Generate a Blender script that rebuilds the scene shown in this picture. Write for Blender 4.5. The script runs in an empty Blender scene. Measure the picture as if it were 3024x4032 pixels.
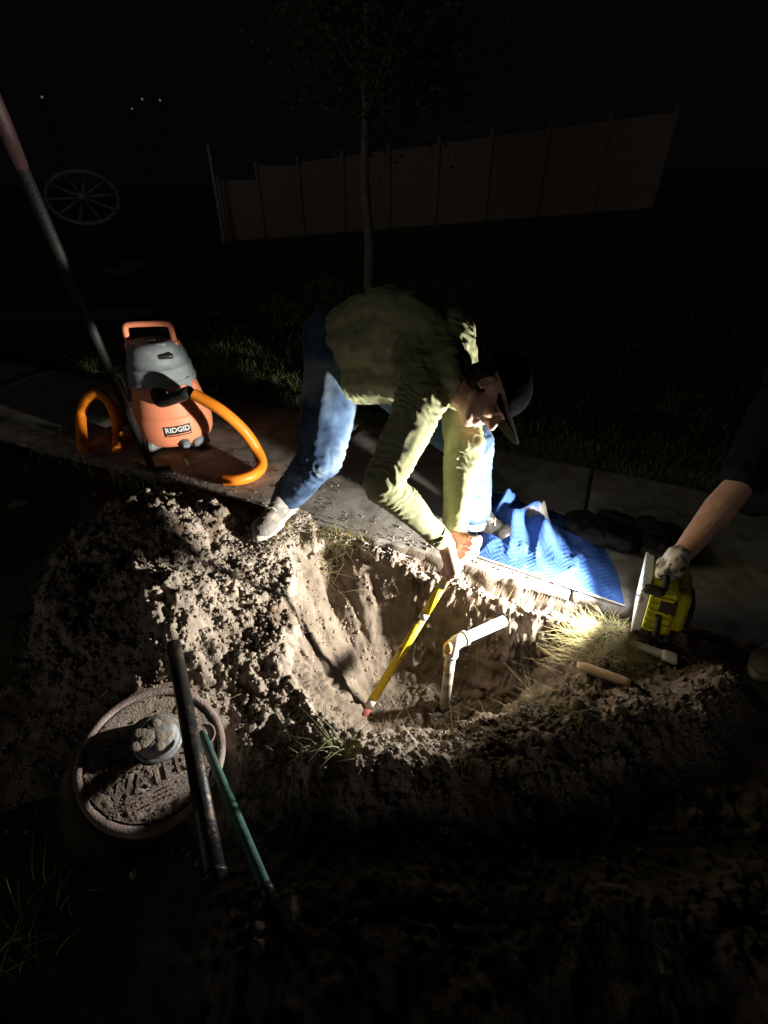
import bpy, math, random
import numpy as np
from mathutils import Vector, Matrix, Quaternion

random.seed(7)
RNG = np.random.default_rng(11)
SC = bpy.context.scene
COL = SC.collection
R = math.radians

# ------------------------------------------------------------------ camera, world, exposure
CAM_H, PITCH, FOC = 1.45, 35.3, 1900.0
cam_d = bpy.data.cameras.new('camera')
cam_d.sensor_fit = 'HORIZONTAL'; cam_d.sensor_width = 36.0
cam_d.lens = 36.0 * FOC / 3024.0
cam_d.clip_start = 0.02; cam_d.clip_end = 400
cam = bpy.data.objects.new('camera', cam_d); COL.objects.link(cam)
cam.location = (0, 0, CAM_H); cam.rotation_euler = (R(90 - PITCH), 0, 0)
SC.camera = cam

W = bpy.data.worlds.new('World'); SC.world = W; W.use_nodes = True
bg = W.node_tree.nodes['Background']
bg.inputs[0].default_value = (0.75, 0.72, 0.8, 1); bg.inputs[1].default_value = 0.0016   # starless night sky

SC.view_settings.view_transform = 'Standard'; SC.view_settings.look = 'None'
SC.view_settings.exposure = 0.0; SC.view_settings.gamma = 1.0
SC.view_settings.use_curve_mapping = False
SC.cycles.use_denoising = True
SC.cycles.max_bounces = 6
sun_d = bpy.data.lights.new('fill_sun', 'SUN'); sun_d.energy = 0.17; sun_d.angle = R(30); sun_d.color = (1.0, .93, .84)   # added weak fill from behind the camera, brightens the man's back and fence
sun = bpy.data.objects.new('fill_sun', sun_d); COL.objects.link(sun)
sun.rotation_euler = Vector((.56, .82, -.11)).to_track_quat('-Z', 'Y').to_euler()
LAMP_POWER = 57.0           # watts of the work light's LED panel

_c, _s = math.cos(R(PITCH)), math.sin(R(PITCH))
def ray(px, py):
    u = (px - 1512) / FOC; v = (2016 - py) / FOC
    return (u, _c + _s * v, -_s + _c * v)
def G(px, py, z=0.0):        # survey of the photograph: place on a level at height z
    d = ray(px, py); t = (z - CAM_H) / d[2]
    return Vector((d[0] * t, d[1] * t, z))
def D(px, py, y):            # survey of the photograph: place at distance y
    d = ray(px, py); t = y / d[1]
    return Vector((d[0] * t, y, CAM_H + d[2] * t))

# ------------------------------------------------------------------ noise (numpy)
def _hash(ix, iy, iz, seed):
    h = (ix * 374761393 + iy * 668265263 + iz * 2147483647 + seed * 144665) & 0xffffffff
    h = ((h ^ (h >> 13)) * 1274126177) & 0xffffffff
    h = ((h ^ (h >> 16)) * 2246822519) & 0xffffffff
    return ((h ^ (h >> 15)) & 0xffff) / 65535.0
def vnoise(p, seed=0):
    p = np.asarray(p, float); i = np.floor(p).astype(np.int64); f = p - i; f = f * f * (3 - 2 * f)
    out = 0
    for a in (0, 1):
        wx = f[:, 0] if a else 1 - f[:, 0]
        for b in (0, 1):
            wy = f[:, 1] if b else 1 - f[:, 1]
            for c in (0, 1):
                wz = f[:, 2] if c else 1 - f[:, 2]
                out = out + wx * wy * wz * _hash(i[:, 0] + a, i[:, 1] + b, i[:, 2] + c, seed)
    return out * 2 - 1
def fbm(p, octv=4, seed=0, gain=.5):
    p = np.asarray(p, float); o = 0; a = 1; 
    for k in range(octv):
        o = o + a * vnoise(p, seed + k * 17); p = p * 2.03 + 13.7; a *= gain
    return o
def clods(x, y, cell, seed):       # lumpy domes in random sizes
    gx, gy = x / cell, y / cell
    ix, iy = np.floor(gx).astype(np.int64), np.floor(gy).astype(np.int64)
    z = np.zeros_like(ix)
    best = np.zeros(len(x))
    for a in (-1, 0, 1):
        for b in (-1, 0, 1):
            cx, cy = ix + a, iy + b
            px = cx + _hash(cx, cy, z, seed); py = cy + _hash(cx, cy, z + 1, seed)
            rr = .28 + .5 * _hash(cx, cy, z + 2, seed)
            d2 = ((gx - px) ** 2 + (gy - py) ** 2) / (rr * rr)
            best = np.maximum(best, rr * np.sqrt(np.clip(1 - d2, 0, 1)))
    return best
def sstep(a, b, x):
    t = np.clip((x - a) / (b - a), 0, 1); return t * t * (3 - 2 * t)

# ------------------------------------------------------------------ object helpers
def link(o, parent=None):
    COL.objects.link(o)
    if parent is not None: o.parent = parent
    return o
def mesh(name, v, f, mat, smooth=True):
    me = bpy.data.meshes.new(name)
    v = np.asarray(v, float)
    if isinstance(f, np.ndarray):
        n, k = f.shape
        me.vertices.add(len(v)); me.vertices.foreach_set('co', v.ravel())
        me.loops.add(n * k); me.loops.foreach_set('vertex_index', f.ravel().astype(np.int32))
        me.polygons.add(n); me.polygons.foreach_set('loop_start', np.arange(0, n * k, k, dtype=np.int32))
        me.update(calc_edges=True)
    else:
        me.from_pydata([tuple(p) for p in v], [], f)
    for m in (mat if isinstance(mat, (list, tuple)) else [mat]): me.materials.append(m)
    if smooth: me.polygons.foreach_set('use_smooth', np.ones(len(me.polygons), bool))
    me.update()
    return me
def part(name, vf, mat, parent=None, smooth=True, label=None):
    o = bpy.data.objects.new(name, mesh(name, vf[0], vf[1], mat, smooth))
    if parent is not None and parent.get('_m') is None:
        pass
    link(o, parent)
    if label: o['label'] = label
    return o
def tag(o, label, cat, group=None):
    o['label'] = label; o['category'] = cat
    if group: o['group'] = group
    return o
def thing(name, label, cat, group=None, loc=(0, 0, 0), rotz=0.0):
    o = bpy.data.objects.new(name, None); o.empty_display_size = .05
    COL.objects.link(o); o.location = loc; o.rotation_euler = (0, 0, rotz)
    return tag(o, label, cat, group)
def setting(o, kind='structure'):
    o['kind'] = kind; return o
def merge(*vfs):
    V, F, n = [], [], 0
    for v, f in vfs:
        V.extend([tuple(p) for p in v]); F.extend([tuple(i + n for i in q) for q in f]); n += len(v)
    return V, F
def frame(d):                       # two axes across a direction
    d = Vector(d).normalized()
    a = Vector((0, 0, 1)) if abs(d.z) < .9 else Vector((1, 0, 0))
    x = d.cross(a).normalized(); return x, d.cross(x).normalized()
def tube(pts, rad, seg=12, caps=True, ring=None):
    pts = [Vector(p) for p in pts]; n = len(pts)
    rad = rad if isinstance(rad, (list, tuple)) else [rad] * n
    V, F = [], []
    d0 = (pts[1] - pts[0]).normalized(); x, y = frame(d0); prev = d0
    for i, p in enumerate(pts):
        d = (pts[min(i + 1, n - 1)] - pts[max(i - 1, 0)]).normalized()
        q = prev.rotation_difference(d); x = q @ x; y = q @ y; prev = d
        for k in range(seg):
            a = 2 * math.pi * k / seg
            V.append(p + (x * math.cos(a) + y * math.sin(a)) * rad[i])
    for i in range(n - 1):
        for k in range(seg):
            k2 = (k + 1) % seg
            F.append((i * seg + k, i * seg + k2, (i + 1) * seg + k2, (i + 1) * seg + k))
    if caps:
        F.append(tuple(range(seg))[::-1]); F.append(tuple((n - 1) * seg + k for k in range(seg)))
    return V, F
def lathe(prof, seg=32, M=None):    # (radius, z) profile, closed with caps
    V, F = [], []
    for r, z in prof:
        for k in range(seg):
            a = 2 * math.pi * k / seg; V.append(Vector((r * math.cos(a), r * math.sin(a), z)))
    for i in range(len(prof) - 1):
        for k in range(seg):
            k2 = (k + 1) % seg; F.append((i * seg + k, i * seg + k2, (i + 1) * seg + k2, (i + 1) * seg + k))
    F.append(tuple(range(seg))[::-1]); F.append(tuple((len(prof) - 1) * seg + k for k in range(seg)))
    if M is not None: V = [M @ v for v in V]
    return V, F
def box(cx, cy, cz, sx, sy, sz, M=None, bev=0.0, taper=1.0):
    V, F = [], []
    if bev <= 0:
        for z in (-1, 1):
            for y in (-1, 1):
                for x in (-1, 1):
                    t = taper if z > 0 else 1
                    V.append(Vector((cx + x * sx / 2 * t, cy + y * sy / 2 * t, cz + z * sz / 2)))
        F = [(0, 2, 3, 1), (4, 5, 7, 6), (0, 1, 5, 4), (2, 6, 7, 3), (0, 4, 6, 2), (1, 3, 7, 5)]
    else:                            # chamfered box: three stacked octagons plus top and bottom insets
        def ring(hx, hy, z):
            b = bev
            return [(hx - b, -hy, z), (hx, -hy + b, z), (hx, hy - b, z), (hx - b, hy, z), (-hx + b, hy, z), (-hx, hy - b, z), (-hx, -hy + b, z), (-hx + b, -hy, z)]
        hx, hy, hz = sx / 2, sy / 2, sz / 2
        for (s, z) in ((bev, -hz), (0, -hz + bev), (0, hz - bev), (bev, hz)):
            t = taper if z > 0 else 1
            for (x, y, zz) in ring(hx * t - s, hy * t - s, z): V.append(Vector((cx + x, cy + y, cz + zz)))
        for i in range(3):
            for k in range(8):
                k2 = (k + 1) % 8; F.append((i * 8 + k, i * 8 + k2, i * 8 + 8 + k2, i * 8 + 8 + k))
        F.append(tuple(range(8))[::-1]); F.append(tuple(24 + k for k in range(8)))
    if M is not None: V = [M @ v for v in V]
    return V, F
def axes(o, x, y, z):               # matrix from an origin and three axes
    return Matrix(((x[0], y[0], z[0], o[0]), (x[1], y[1], z[1], o[1]), (x[2], y[2], z[2], o[2]), (0, 0, 0, 1)))
def spline(pts, n=8):               # Catmull-Rom through points
    P = [Vector(p) for p in pts]; P = [2 * P[0] - P[1]] + P + [2 * P[-1] - P[-2]]
    out = []
    for i in range(1, len(P) - 2):
        a, b, c, d = P[i - 1:i + 3]
        for k in range(n):
            t = k / n
            out.append(.5 * ((2 * b) + (c - a) * t + (2 * a - 5 * b + 4 * c - d) * t * t + (3 * b - a - 3 * c + d) * t ** 3))
    out.append(P[-2]); return out
# closed solids that are grown together into one skin
def capsule(p0, p1, r0, r1, seg=14, hem=5):
    p0, p1 = Vector(p0), Vector(p1); d = (p1 - p0)
    if d.length < 1e-6: d = Vector((0, 0, 1e-5))
    d.normalize(); x, y = frame(d); V, F = [p0 - d * r0], []
    rings = []
    for k in range(1, hem + 1):
        a = -math.pi / 2 + math.pi / 2 * k / hem; rings.append((p0 + d * math.sin(a) * r0, r0 * math.cos(a)))
    for k in range(0, hem):
        a = math.pi / 2 * k / hem; rings.append((p1 + d * math.sin(a) * r1, r1 * math.cos(a)))
    for c, r in rings:
        for k in range(seg):
            a = 2 * math.pi * k / seg; V.append(c + (x * math.cos(a) + y * math.sin(a)) * r)
    V.append(p1 + d * r1); m = len(rings)
    for k in range(seg):
        k2 = (k + 1) % seg
        F.append((0, 1 + k2, 1 + k)); F.append((len(V) - 1, 1 + (m - 1) * seg + k, 1 + (m - 1) * seg + k2))
        for i in range(m - 1):
            F.append((1 + i * seg + k, 1 + i * seg + k2, 1 + (i + 1) * seg + k2, 1 + (i + 1) * seg + k))
    return V, F
def ellip(c, r, ax=None, seg=18):
    V, F = capsule((0, 0, 0), (0, 0, 0), 1, 1, seg, 7)
    M = axes(c, *(ax or ((1, 0, 0), (0, 1, 0), (0, 0, 1))))
    return [M @ Vector((v[0] * r[0], v[1] * r[1], v[2] * r[2])) for v in V], F
def grow(name, solids, mat, parent, voxel=.006, smooth=4, fn=None, factor=.5):
    V, F = merge(*solids)
    me = mesh(name, V, F, mat)
    o = bpy.data.objects.new(name, me); COL.objects.link(o)
    m = o.modifiers.new('r', 'REMESH'); m.mode = 'VOXEL'; m.voxel_size = voxel; m.adaptivity = 0
    if smooth:
        s = o.modifiers.new('s', 'SMOOTH'); s.iterations = smooth; s.factor = factor
    dg = bpy.context.evaluated_depsgraph_get(); dg.update()
    new = bpy.data.meshes.new_from_object(o.evaluated_get(dg))
    o.modifiers.clear(); o.data = new; bpy.data.meshes.remove(me); new.name = name
    new.materials.clear()
    for q in (mat if isinstance(mat, (list, tuple)) else [mat]): new.materials.append(q)
    if fn is not None:
        n = len(new.vertices); co = np.empty(n * 3); no = np.empty(n * 3)
        new.vertices.foreach_get('co', co); new.vertices.foreach_get('normal', no)
        co = fn(co.reshape(-1, 3), no.reshape(-1, 3)); new.vertices.foreach_set('co', co.ravel())
    new.polygons.foreach_set('use_smooth', np.ones(len(new.polygons), bool)); new.update()
    if parent is not None: o.parent = parent
    return o
def text_mesh(s, size, depth, offs=0.0, spacing=1.0):
    cu = bpy.data.curves.new('t', 'FONT'); cu.body = s; cu.size = size; cu.extrude = depth; cu.offset = offs
    cu.align_x = 'CENTER'; cu.align_y = 'CENTER'; cu.space_character = spacing; cu.resolution_u = 4
    o = bpy.data.objects.new('t', cu); COL.objects.link(o)
    dg = bpy.context.evaluated_depsgraph_get(); dg.update()
    me = bpy.data.meshes.new_from_object(o.evaluated_get(dg))
    V = [v.co.copy() for v in me.vertices]; F = [tuple(p.vertices) for p in me.polygons]
    bpy.data.objects.remove(o); bpy.data.curves.remove(cu); bpy.data.meshes.remove(me)
    return V, F

# ------------------------------------------------------------------ materials
def pmat(name, c1, c2=None, scale=8, rough=.8, bump=0.0, bscale=60, metal=0.0, mid=(.35, .65), spec=.3, detail=5, c3=None, s3=3, m3=(.5, .65), sheen=0.0, sub=0.0):
    m = bpy.data.materials.new(name); m.use_nodes = True; nt = m.node_tree; N = nt.nodes; L = nt.links
    b = N['Principled BSDF']; b.inputs['Roughness'].default_value = rough; b.inputs['Metallic'].default_value = metal
    b.inputs['Specular IOR Level'].default_value = spec
    if sub: b.inputs['Subsurface Weight'].default_value = sub; b.inputs['Subsurface Radius'].default_value = (.01, .004, .002); b.inputs['Subsurface Scale'].default_value = .6
    tc = N.new('ShaderNodeTexCoord')
    def noise(sc, det=detail):
        n = N.new('ShaderNodeTexNoise'); n.inputs['Scale'].default_value = sc; n.inputs['Detail'].default_value = det
        L.new(tc.outputs['Object'], n.inputs['Vector']); return n
    def ramp(src, lo, hi):
        r = N.new('ShaderNodeMapRange'); r.inputs[1].default_value = lo; r.inputs[2].default_value = hi
        L.new(src.outputs['Fac'], r.inputs[0]); return r
    def mix(f, a, bb):
        x = N.new('ShaderNodeMix'); x.data_type = 'RGBA'; L.new(f.outputs[0], x.inputs[0])
        for s, q in ((6, a), (7, bb)):
            if isinstance(q, tuple): x.inputs[s].default_value = (*q, 1)
            else: L.new(q.outputs[2], x.inputs[s])
        return x
    if c2 is None: b.inputs['Base Color'].default_value = (*c1, 1)
    else:
        x = mix(ramp(noise(scale), *mid), c1, c2)
        if c3 is not None: x = mix(ramp(noise(s3), *m3), x, c3)
        L.new(x.outputs[2], b.inputs['Base Color'])
    if bump:
        n = noise(bscale, 4); bp = N.new('ShaderNodeBump'); bp.inputs['Strength'].default_value = bump; bp.inputs['Distance'].default_value = .004
        L.new(n.outputs['Fac'], bp.inputs['Height']); L.new(bp.outputs[0], b.inputs['Normal'])
    return m
def emat(name, col, strength):
    m = bpy.data.materials.new(name); m.use_nodes = True; nt = m.node_tree; nt.nodes.clear()
    e = nt.nodes.new('ShaderNodeEmission'); e.inputs[0].default_value = (*col, 1); e.inputs[1].default_value = strength
    o = nt.nodes.new('ShaderNodeOutputMaterial'); nt.links.new(e.outputs[0], o.inputs[0]); return m
M = {}
M['soil'] = pmat('soil', (.19, .155, .122), (.345, .29, .235), 14, .95, 1.0, 170, spec=.1, c3=(.12, .088, .064), s3=5, m3=(.52, .62))
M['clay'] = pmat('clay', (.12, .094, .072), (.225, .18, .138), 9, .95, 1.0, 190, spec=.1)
M['concrete'] = pmat('concrete', (.27, .245, .215), (.36, .335, .295), 9, .9, .5, 220, c3=(.185, .15, .118), s3=11, m3=(.48, .68), spec=.2)
M['stained'] = pmat('soil_stained_concrete', (.25, .215, .175), (.17, .13, .098), 16, .95, .9, 160, c3=(.30, .27, .235), s3=7, m3=(.55, .62), spec=.1)
M['lawn'] = pmat('lawn_soil', (.03, .04, .018), (.06, .06, .03), 20, .95, .6, 90)
M['grass'] = pmat('grass', (.07, .105, .035), (.15, .19, .065), 5, .7, 0, c3=(.28, .25, .13), s3=13, m3=(.56, .62))
M['clover'] = pmat('clover', (.10, .15, .055), (.20, .25, .10), 9, .7, 0, c3=(.30, .28, .15), s3=13, m3=(.56, .64))
M['verge'] = pmat('verge_grass', (.16, .2, .08), (.34, .33, .17), 7, .7)
M['straw'] = pmat('straw', (.30, .25, .10), (.42, .37, .18), 9, .8)
M['hoodie'] = pmat('hoodie_cloth', (.255, .265, .14), (.31, .315, .18), 30, .95, .5, 500, spec=.1)
M['jeans'] = pmat('jeans_cloth', (.022, .038, .075), (.065, .11, .19), 10, .9, .5, 500, spec=.1, c3=(.17, .215, .24), s3=4, m3=(.5, .68))
M['denim_stitch'] = pmat('denim_hem', (.08, .14, .26), (.3, .38, .5), 80, .9, .4, 300)
M['skin'] = pmat('skin', (.52, .29, .21), (.60, .37, .28), 30, .55, .25, 260, spec=.35, sub=.1)
M['hair'] = pmat('hair', (.012, .009, .007), (.03, .022, .018), 60, .6, .8, 200)
M['cap'] = pmat('cap_cloth', (.0025, .0025, .003), (.004, .004, .0045), 60, .95, .5, 400, spec=.02)
M['brim'] = pmat('brim_cloth', (.008, .008, .0075), (.013, .013, .012), 40, .95, .4, 400, spec=.03)
M['shoe'] = pmat('shoe_leather', (.12, .11, .098), (.18, .165, .148), 14, .75, .5, 120, c3=(.26, .22, .18), s3=22, m3=(.58, .66))
M['sole'] = pmat('shoe_sole', (.55, .52, .46), (.4, .34, .27), 20, .8, .3, 150)
M['blackshoe'] = pmat('black_leather', (.015, .014, .013), (.03, .027, .025), 20, .45, .3, 120)
M['boot'] = pmat('boot_leather', (.20, .165, .11), (.28, .24, .17), 16, .8, .5, 120)
M['black'] = pmat('black_cloth', (.007, .007, .007), (.011, .011, .011), 30, .95, .4, 400, spec=.04)
M['darkpants'] = pmat('dark_trousers', (.012, .012, .014), (.022, .021, .022), 30, .9, .4, 400)
M['glove'] = pmat('work_glove', (.52, .48, .40), (.66, .62, .54), 30, .9, .5, 300, c3=(.05, .045, .04), s3=26, m3=(.56, .62))
M['blanket'] = pmat('quilted_blanket', (.027, .075, .26), (.042, .105, .33), 14, .85, .5, 350, c3=(.24, .225, .20), s3=3.6, m3=(.585, .63))
M['binding'] = pmat('blanket_binding', (.32, .29, .24), (.4, .37, .33), 40, .9, .3, 300)
M['bundle'] = pmat('dark_fabric', (.005, .005, .006), (.011, .011, .012), 12, .7, .5, 120)
M['lamp_body'] = pmat('lamp_yellow_plastic', (.62, .62, .018), (.68, .67, .03), 14, .45, .15, 120, c3=(.16, .14, .03), s3=22, m3=(.6, .7))
M['lamp_black'] = pmat('lamp_rubber', (.02, .018, .017), (.045, .04, .038), 30, .7, .3, 120)
M['white_paint'] = pmat('white_metal', (.6, .6, .58), (.7, .7, .68), 20, .5, .15, 100, c3=(.3, .24, .18), s3=18, m3=(.6, .7))
M['pvc'] = pmat('pvc', (.68, .69, .70), (.74, .75, .76), 10, .4, .1, 60, c3=(.34, .26, .19), s3=16, m3=(.6, .7))
M['pvc_dirty'] = pmat('pvc_muddy', (.5, .44, .36), (.62, .57, .49), 18, .7, .4, 120, c3=(.26, .19, .14), s3=14, m3=(.5, .62))
M['primer'] = pmat('pipe_primer', (.55, .33, .14), (.62, .42, .22), 20, .5, .1, 60)
M['yellow'] = pmat('yellow_fibreglass', (.72, .52, .015), (.80, .60, .03), 20, .45, .2, 90, c3=(.16, .11, .04), s3=20, m3=(.54, .62))
M['red'] = pmat('red_tip', (.32, .05, .04), (.22, .08, .06), 24, .6, .3, 90)
M['bandwhite'] = pmat('white_band', (.6, .57, .5), (.4, .34, .26), 30, .6, .2, 90)
M['muddy'] = pmat('muddy_wood', (.30, .24, .12), (.42, .36, .2), 30, .8, .3, 90)
M['orange'] = pmat('orange_plastic', (.80, .26, .135), (.84, .29, .15), 5, .5, .1, 200, c3=(.6, .24, .14), s3=9, m3=(.62, .8))
M['hose'] = pmat('orange_hose', (.74, .20, .012), (.80, .24, .02), 7, .4, .1, 90)
M['vacgrey'] = pmat('grey_plastic', (.16, .185, .19), (.22, .24, .245), 20, .6, .3, 180)
M['vacblack'] = pmat('black_plastic', (.012, .012, .012), (.03, .028, .025), 20, .4, .2, 90)
M['white'] = pmat('print_white', (.7, .7, .68))
M['iron'] = pmat('rusty_iron', (.16, .115, .10), (.28, .215, .19), 22, .8, .8, 150, c3=(.34, .28, .25), s3=9, m3=(.5, .68), spec=.3)
M['dim_soil'] = pmat('dimmed_soil', (.06, .048, .038), (.11, .088, .07), 16, .95, 1.0, 150, spec=.1)  # soil darkened to stand in for foreground shade and a dimmer lamp hot spot
M['lidtop'] = pmat('dusty_iron', (.17, .125, .10), (.30, .235, .19), 26, .9, .9, 170, c3=(.36, .30, .25), s3=8, m3=(.48, .66), spec=.2)
M['zinc'] = pmat('zinc_metal', (.20, .215, .23), (.28, .295, .31), 18, .6, .5, 120, .25, c3=(.2, .17, .14), s3=26, m3=(.44, .56))
M['steel'] = pmat('weathered_steel', (.022, .024, .025), (.05, .05, .048), 20, .42, .4, 120, .6, c3=(.14, .1, .07), s3=26, m3=(.56, .66))
M['green'] = pmat('green_painted_rod', (.035, .11, .095), (.07, .17, .14), 20, .5, .3, 120, c3=(.12, .1, .07), s3=26, m3=(.58, .68))
M['wood'] = pmat('wooden_handle', (.42, .30, .17), (.54, .42, .27), 16, .6, .3, 120)
M['shovel_wood'] = pmat('shovel_pole', (.005, .0045, .0045), (.012, .010, .009), 16, .6, .3, 120)
M['shovel_pink'] = pmat('red_grip', (.022, .008, .009), (.036, .013, .015), 16, .6, .3, 120)
M['fence'] = pmat('fence_board', (.092, .070, .060), (.115, .089, .077), 3, .85, .3, 40)
M['post'] = pmat('pale_post', (.13, .125, .12), (.18, .17, .16), 6, .8)
M['bark'] = pmat('bark', (.10, .088, .068), (.17, .15, .12), 14, .9, .8, 50)
M['leaf'] = pmat('leaf', (.03, .032, .013), (.06, .05, .02), 3, .7)
M['wheel'] = pmat('grey_wheel_wood', (.045, .045, .045), (.07, .07, .07), 12, .8, .3, 60)
M['drive'] = pmat('driveway', (.14, .105, .09), (.2, .15, .13), 8, .9, .5, 90)
M['lens'] = emat('lamp_lens', (.95, .98, 1.0), 12.0)
M['dot'] = emat('distant_light', (1, .85, .6), .12)

# ------------------------------------------------------------------ ground
S0 = np.array((.36, 1.61)); E1 = np.array((math.cos(R(-24)), math.sin(R(-24)))); N1 = np.array((math.sin(R(24)), math.cos(R(24))))
SLAB_W = 1.14
HOLE = np.array([(-.42, 1.69), (-.40, 1.40), (-.33, 1.06), (-.24, .90), (-.05, .83), (.18, .81), (.40, .87), (.58, .97), (.70, 1.10), (.80, 1.31),
                 (.45, 1.475), (.15, 1.605), (-.10, 1.72), (-.28, 1.79)])
FL, FR = D(900, 955, 17.0), D(2560, 820, 13.5)
def poly_sd(x, y, P):
    n = len(P); d = np.full(len(x), 1e9); inside = np.zeros(len(x), bool)
    for i in range(n):
        a, b = P[i], P[(i + 1) % n]; e = b - a; wx, wy = x - a[0], y - a[1]
        t = np.clip((wx * e[0] + wy * e[1]) / (e @ e), 0, 1)
        d = np.minimum(d, (wx - e[0] * t) ** 2 + (wy - e[1] * t) ** 2)
        c = ((a[1] > y) != (b[1] > y)) & (x < (b[0] - a[0]) * (y - a[1]) / ((b[1] - a[1]) or 1e-9) + a[0])
        inside ^= c
    d = np.sqrt(d); return np.where(inside, d, -d)      # positive inside
def gauss(x, y, cx, cy, sx, sy, a=0.0):
    dx, dy = x - cx, y - cy; ca, sa = math.cos(a), math.sin(a)
    u, v = dx * ca + dy * sa, -dx * sa + dy * ca
    return np.exp(-.5 * ((u / sx) ** 2 + (v / sy) ** 2))
def seg_d(x, y, a, b):
    a, b = np.array(a), np.array(b); e = b - a
    t = np.clip(((x - a[0]) * e[0] + (y - a[1]) * e[1]) / (e @ e), 0, 1)
    return np.hypot(x - a[0] - e[0] * t, y - a[1] - e[1] * t)
toeR, heelR = G(1012, 2120, .10), G(1168, 1975, .09)
LID = (-.677, .742); LID_R = .200
def ground_z(x, y, detail=True):
    x = np.asarray(x, float); y = np.asarray(y, float)
    s = (x - S0[0]) * E1[0] + (y - S0[1]) * E1[1]; w = (x - S0[0]) * N1[0] + (y - S0[1]) * N1[1]
    p2 = np.stack([x, y, np.zeros_like(x)], 1)
    z = np.full(len(x), -.015)
    # far yard: falls to the left, rises to the right
    slope = FL.z + (FR.z - FL.z) * np.clip((x - FL.x) / (FR.x - FL.x), -.15, 1.4)
    z = z + sstep(4.0, 14, y) * (slope + .015)
    z = z + .75 * np.exp(-(((x + 7.0) / 1.6) ** 2 + ((y - 11.3) / 1.6) ** 2))
    z = z + np.where(w > SLAB_W, .02, 0)
    # heap thrown out to the left
    heap = .22 * gauss(x, y, -.97, 1.58, .24, .36, .25) + .08 * gauss(x, y, -1.25, 1.62, .16, .28) + .10 * gauss(x, y, -.62, 1.33, .2, .2) + .08 * gauss(x, y, -1.18, 1.25, .18, .2) + .085 * gauss(x, y, -.56, 1.80, .17, .13, .5) + .12 * gauss(x, y, -.74, 1.17, .09, .09)
    heap = heap * (1 - .55 * sstep(.34, .12, seg_d(x, y, (toeR[0] - .02, toeR[1] - .10), (toeR[0] + .10, toeR[1] - .12))))
    ridge = .135 * np.exp(-.5 * (seg_d(x, y, (-.13, .69), (.25, .66)) / .095) ** 2)
    ridge = np.maximum(ridge, .15 * np.exp(-.5 * (seg_d(x, y, (.25, .66), (.62, .80)) / .10) ** 2))
    ridge = np.maximum(ridge, .135 * np.exp(-.5 * (seg_d(x, y, (.62, .80), (.90, .86)) / .09) ** 2)); ridge = np.maximum(ridge, .12 * np.exp(-.5 * (seg_d(x, y, (.90, .86), (1.12, .98)) / .07) ** 2))
    apron = .13 * sstep(-.62, -.2, x) * sstep(.55, .36, y) * sstep(-1.5, -.2, y)
    apron = apron + .02 * gauss(x, y, -.42, .40, .08, .08)
    ridge = np.maximum(ridge, .05 * np.exp(-.5 * (seg_d(x, y, (.74, 1.0), (.90, 1.30)) / .05) ** 2))
    near = sstep(.0, -.12, w)
    lane = 1 - sstep(.30, .12, seg_d(x, y, (-.75, .70), (-.15, .92)))
    heap = heap * lane; ridge = ridge * sstep(.02, .16, seg_d(x, y, (-.75, .70), (-.15, .90)))
    z = z + (heap + ridge + apron) * near
    sd = poly_sd(x, y, HOLE) + (.02 * vnoise(p2 * 9, 3) + .004 * vnoise(p2 * 26, 4) if detail else 0)
    left = sstep(.12, -.22, x)
    ww = .20 + .20 * left
    t = np.clip(sd / ww, 0, 1)
    prof = np.where(t < 1, t ** (1.0 - .12 * left), 1)
    hole = -.47 * sstep(0, 1, prof) * (1 - left) - .47 * prof * left
    smooth = inh0 = sstep(.0, .05, sd) * sstep(.17, .02, x) * sstep(1.05, 1.22, y + .3 * x)
    hole = hole * (1 - .18 * sstep(.35, .75, x))
    z = z + hole
    # dirt ledge below the slab's broken edge
    led = sstep(-.115, -.085, w) * sstep(.0, -.01, w) * sstep(-1.1, -.8, s) * sstep(.75, .55, s)
    ledz = -.075 + .085 * sstep(-.12, -.34, s) + .02 * vnoise(p2 * 14, 8) - .5 * (w + .05)
    z = z * (1 - led) + ledz * led
    dirt = np.clip(sstep(-.55, -.05, sd) + heap * 9 + ridge * 5 + led, 0, 1) * sstep(.0, -.012, w) * sstep(-1.36, -1.16, x + .07 * vnoise(p2 * 6, 95)) * sstep(.44, .60, y + .06 * vnoise(p2 * 6, 96))  # soil stops short at left and front; darker ground stands in for shade
    inhole = sstep(-.02, .05, sd)
    if detail:
        hp = np.clip(heap * 8, 0, 1) * (1 - inhole)
        wx = x + .028 * vnoise(p2 * 13, 21) + .012 * vnoise(p2 * 37, 23); wy = y + .028 * vnoise(p2 * 13, 22) + .012 * vnoise(p2 * 37, 24)
        z = z + hp * (.055 * clods(wx, wy, .17, 5) + .034 * clods(wx, wy, .085, 6))
        dirt_r = np.clip(dirt + apron * 7 * near + .8 * near * sstep(.75, .55, y) * sstep(-.45, -.2, x) * sstep(1.6, 1.2, x), 0, 1)
        rough = dirt_r * (1 - .85 * smooth) * (1 - .4 * inhole * left) * (1 - inhole * (1 - left) * sstep(1.0, .8, t) * .9)
        z = z + rough * (.011 * clods(wx, wy, .048, 7) + .016 * np.abs(fbm(p2 * 30, 4, 33, .6)) + .007 * clods(wx + .006 * vnoise(p2 * 90, 25), wy + .006 * vnoise(p2 * 90, 26), .024, 8) + .014 * fbm(p2 * 26, 4, 31, .6))
        z = z + dirt_r * (1 - inhole) * .022 * fbm(p2 * 6, 3, 41)
        rw = inhole * (1 - left) * (1 - smooth) * sstep(.8, 1.0, t)
        z = z + rw * (.03 * clods(wx, wy, .09, 9) + .02 * fbm(p2 * 12, 3, 19))
        # shovel cuts down the left wall
        q = (x + .25) * .88 + (y - 1.5) * .47 + .010 * vnoise(p2 * 5, 51)
        cut = np.abs((q / .095) % 1 - .5) * 2
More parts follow.
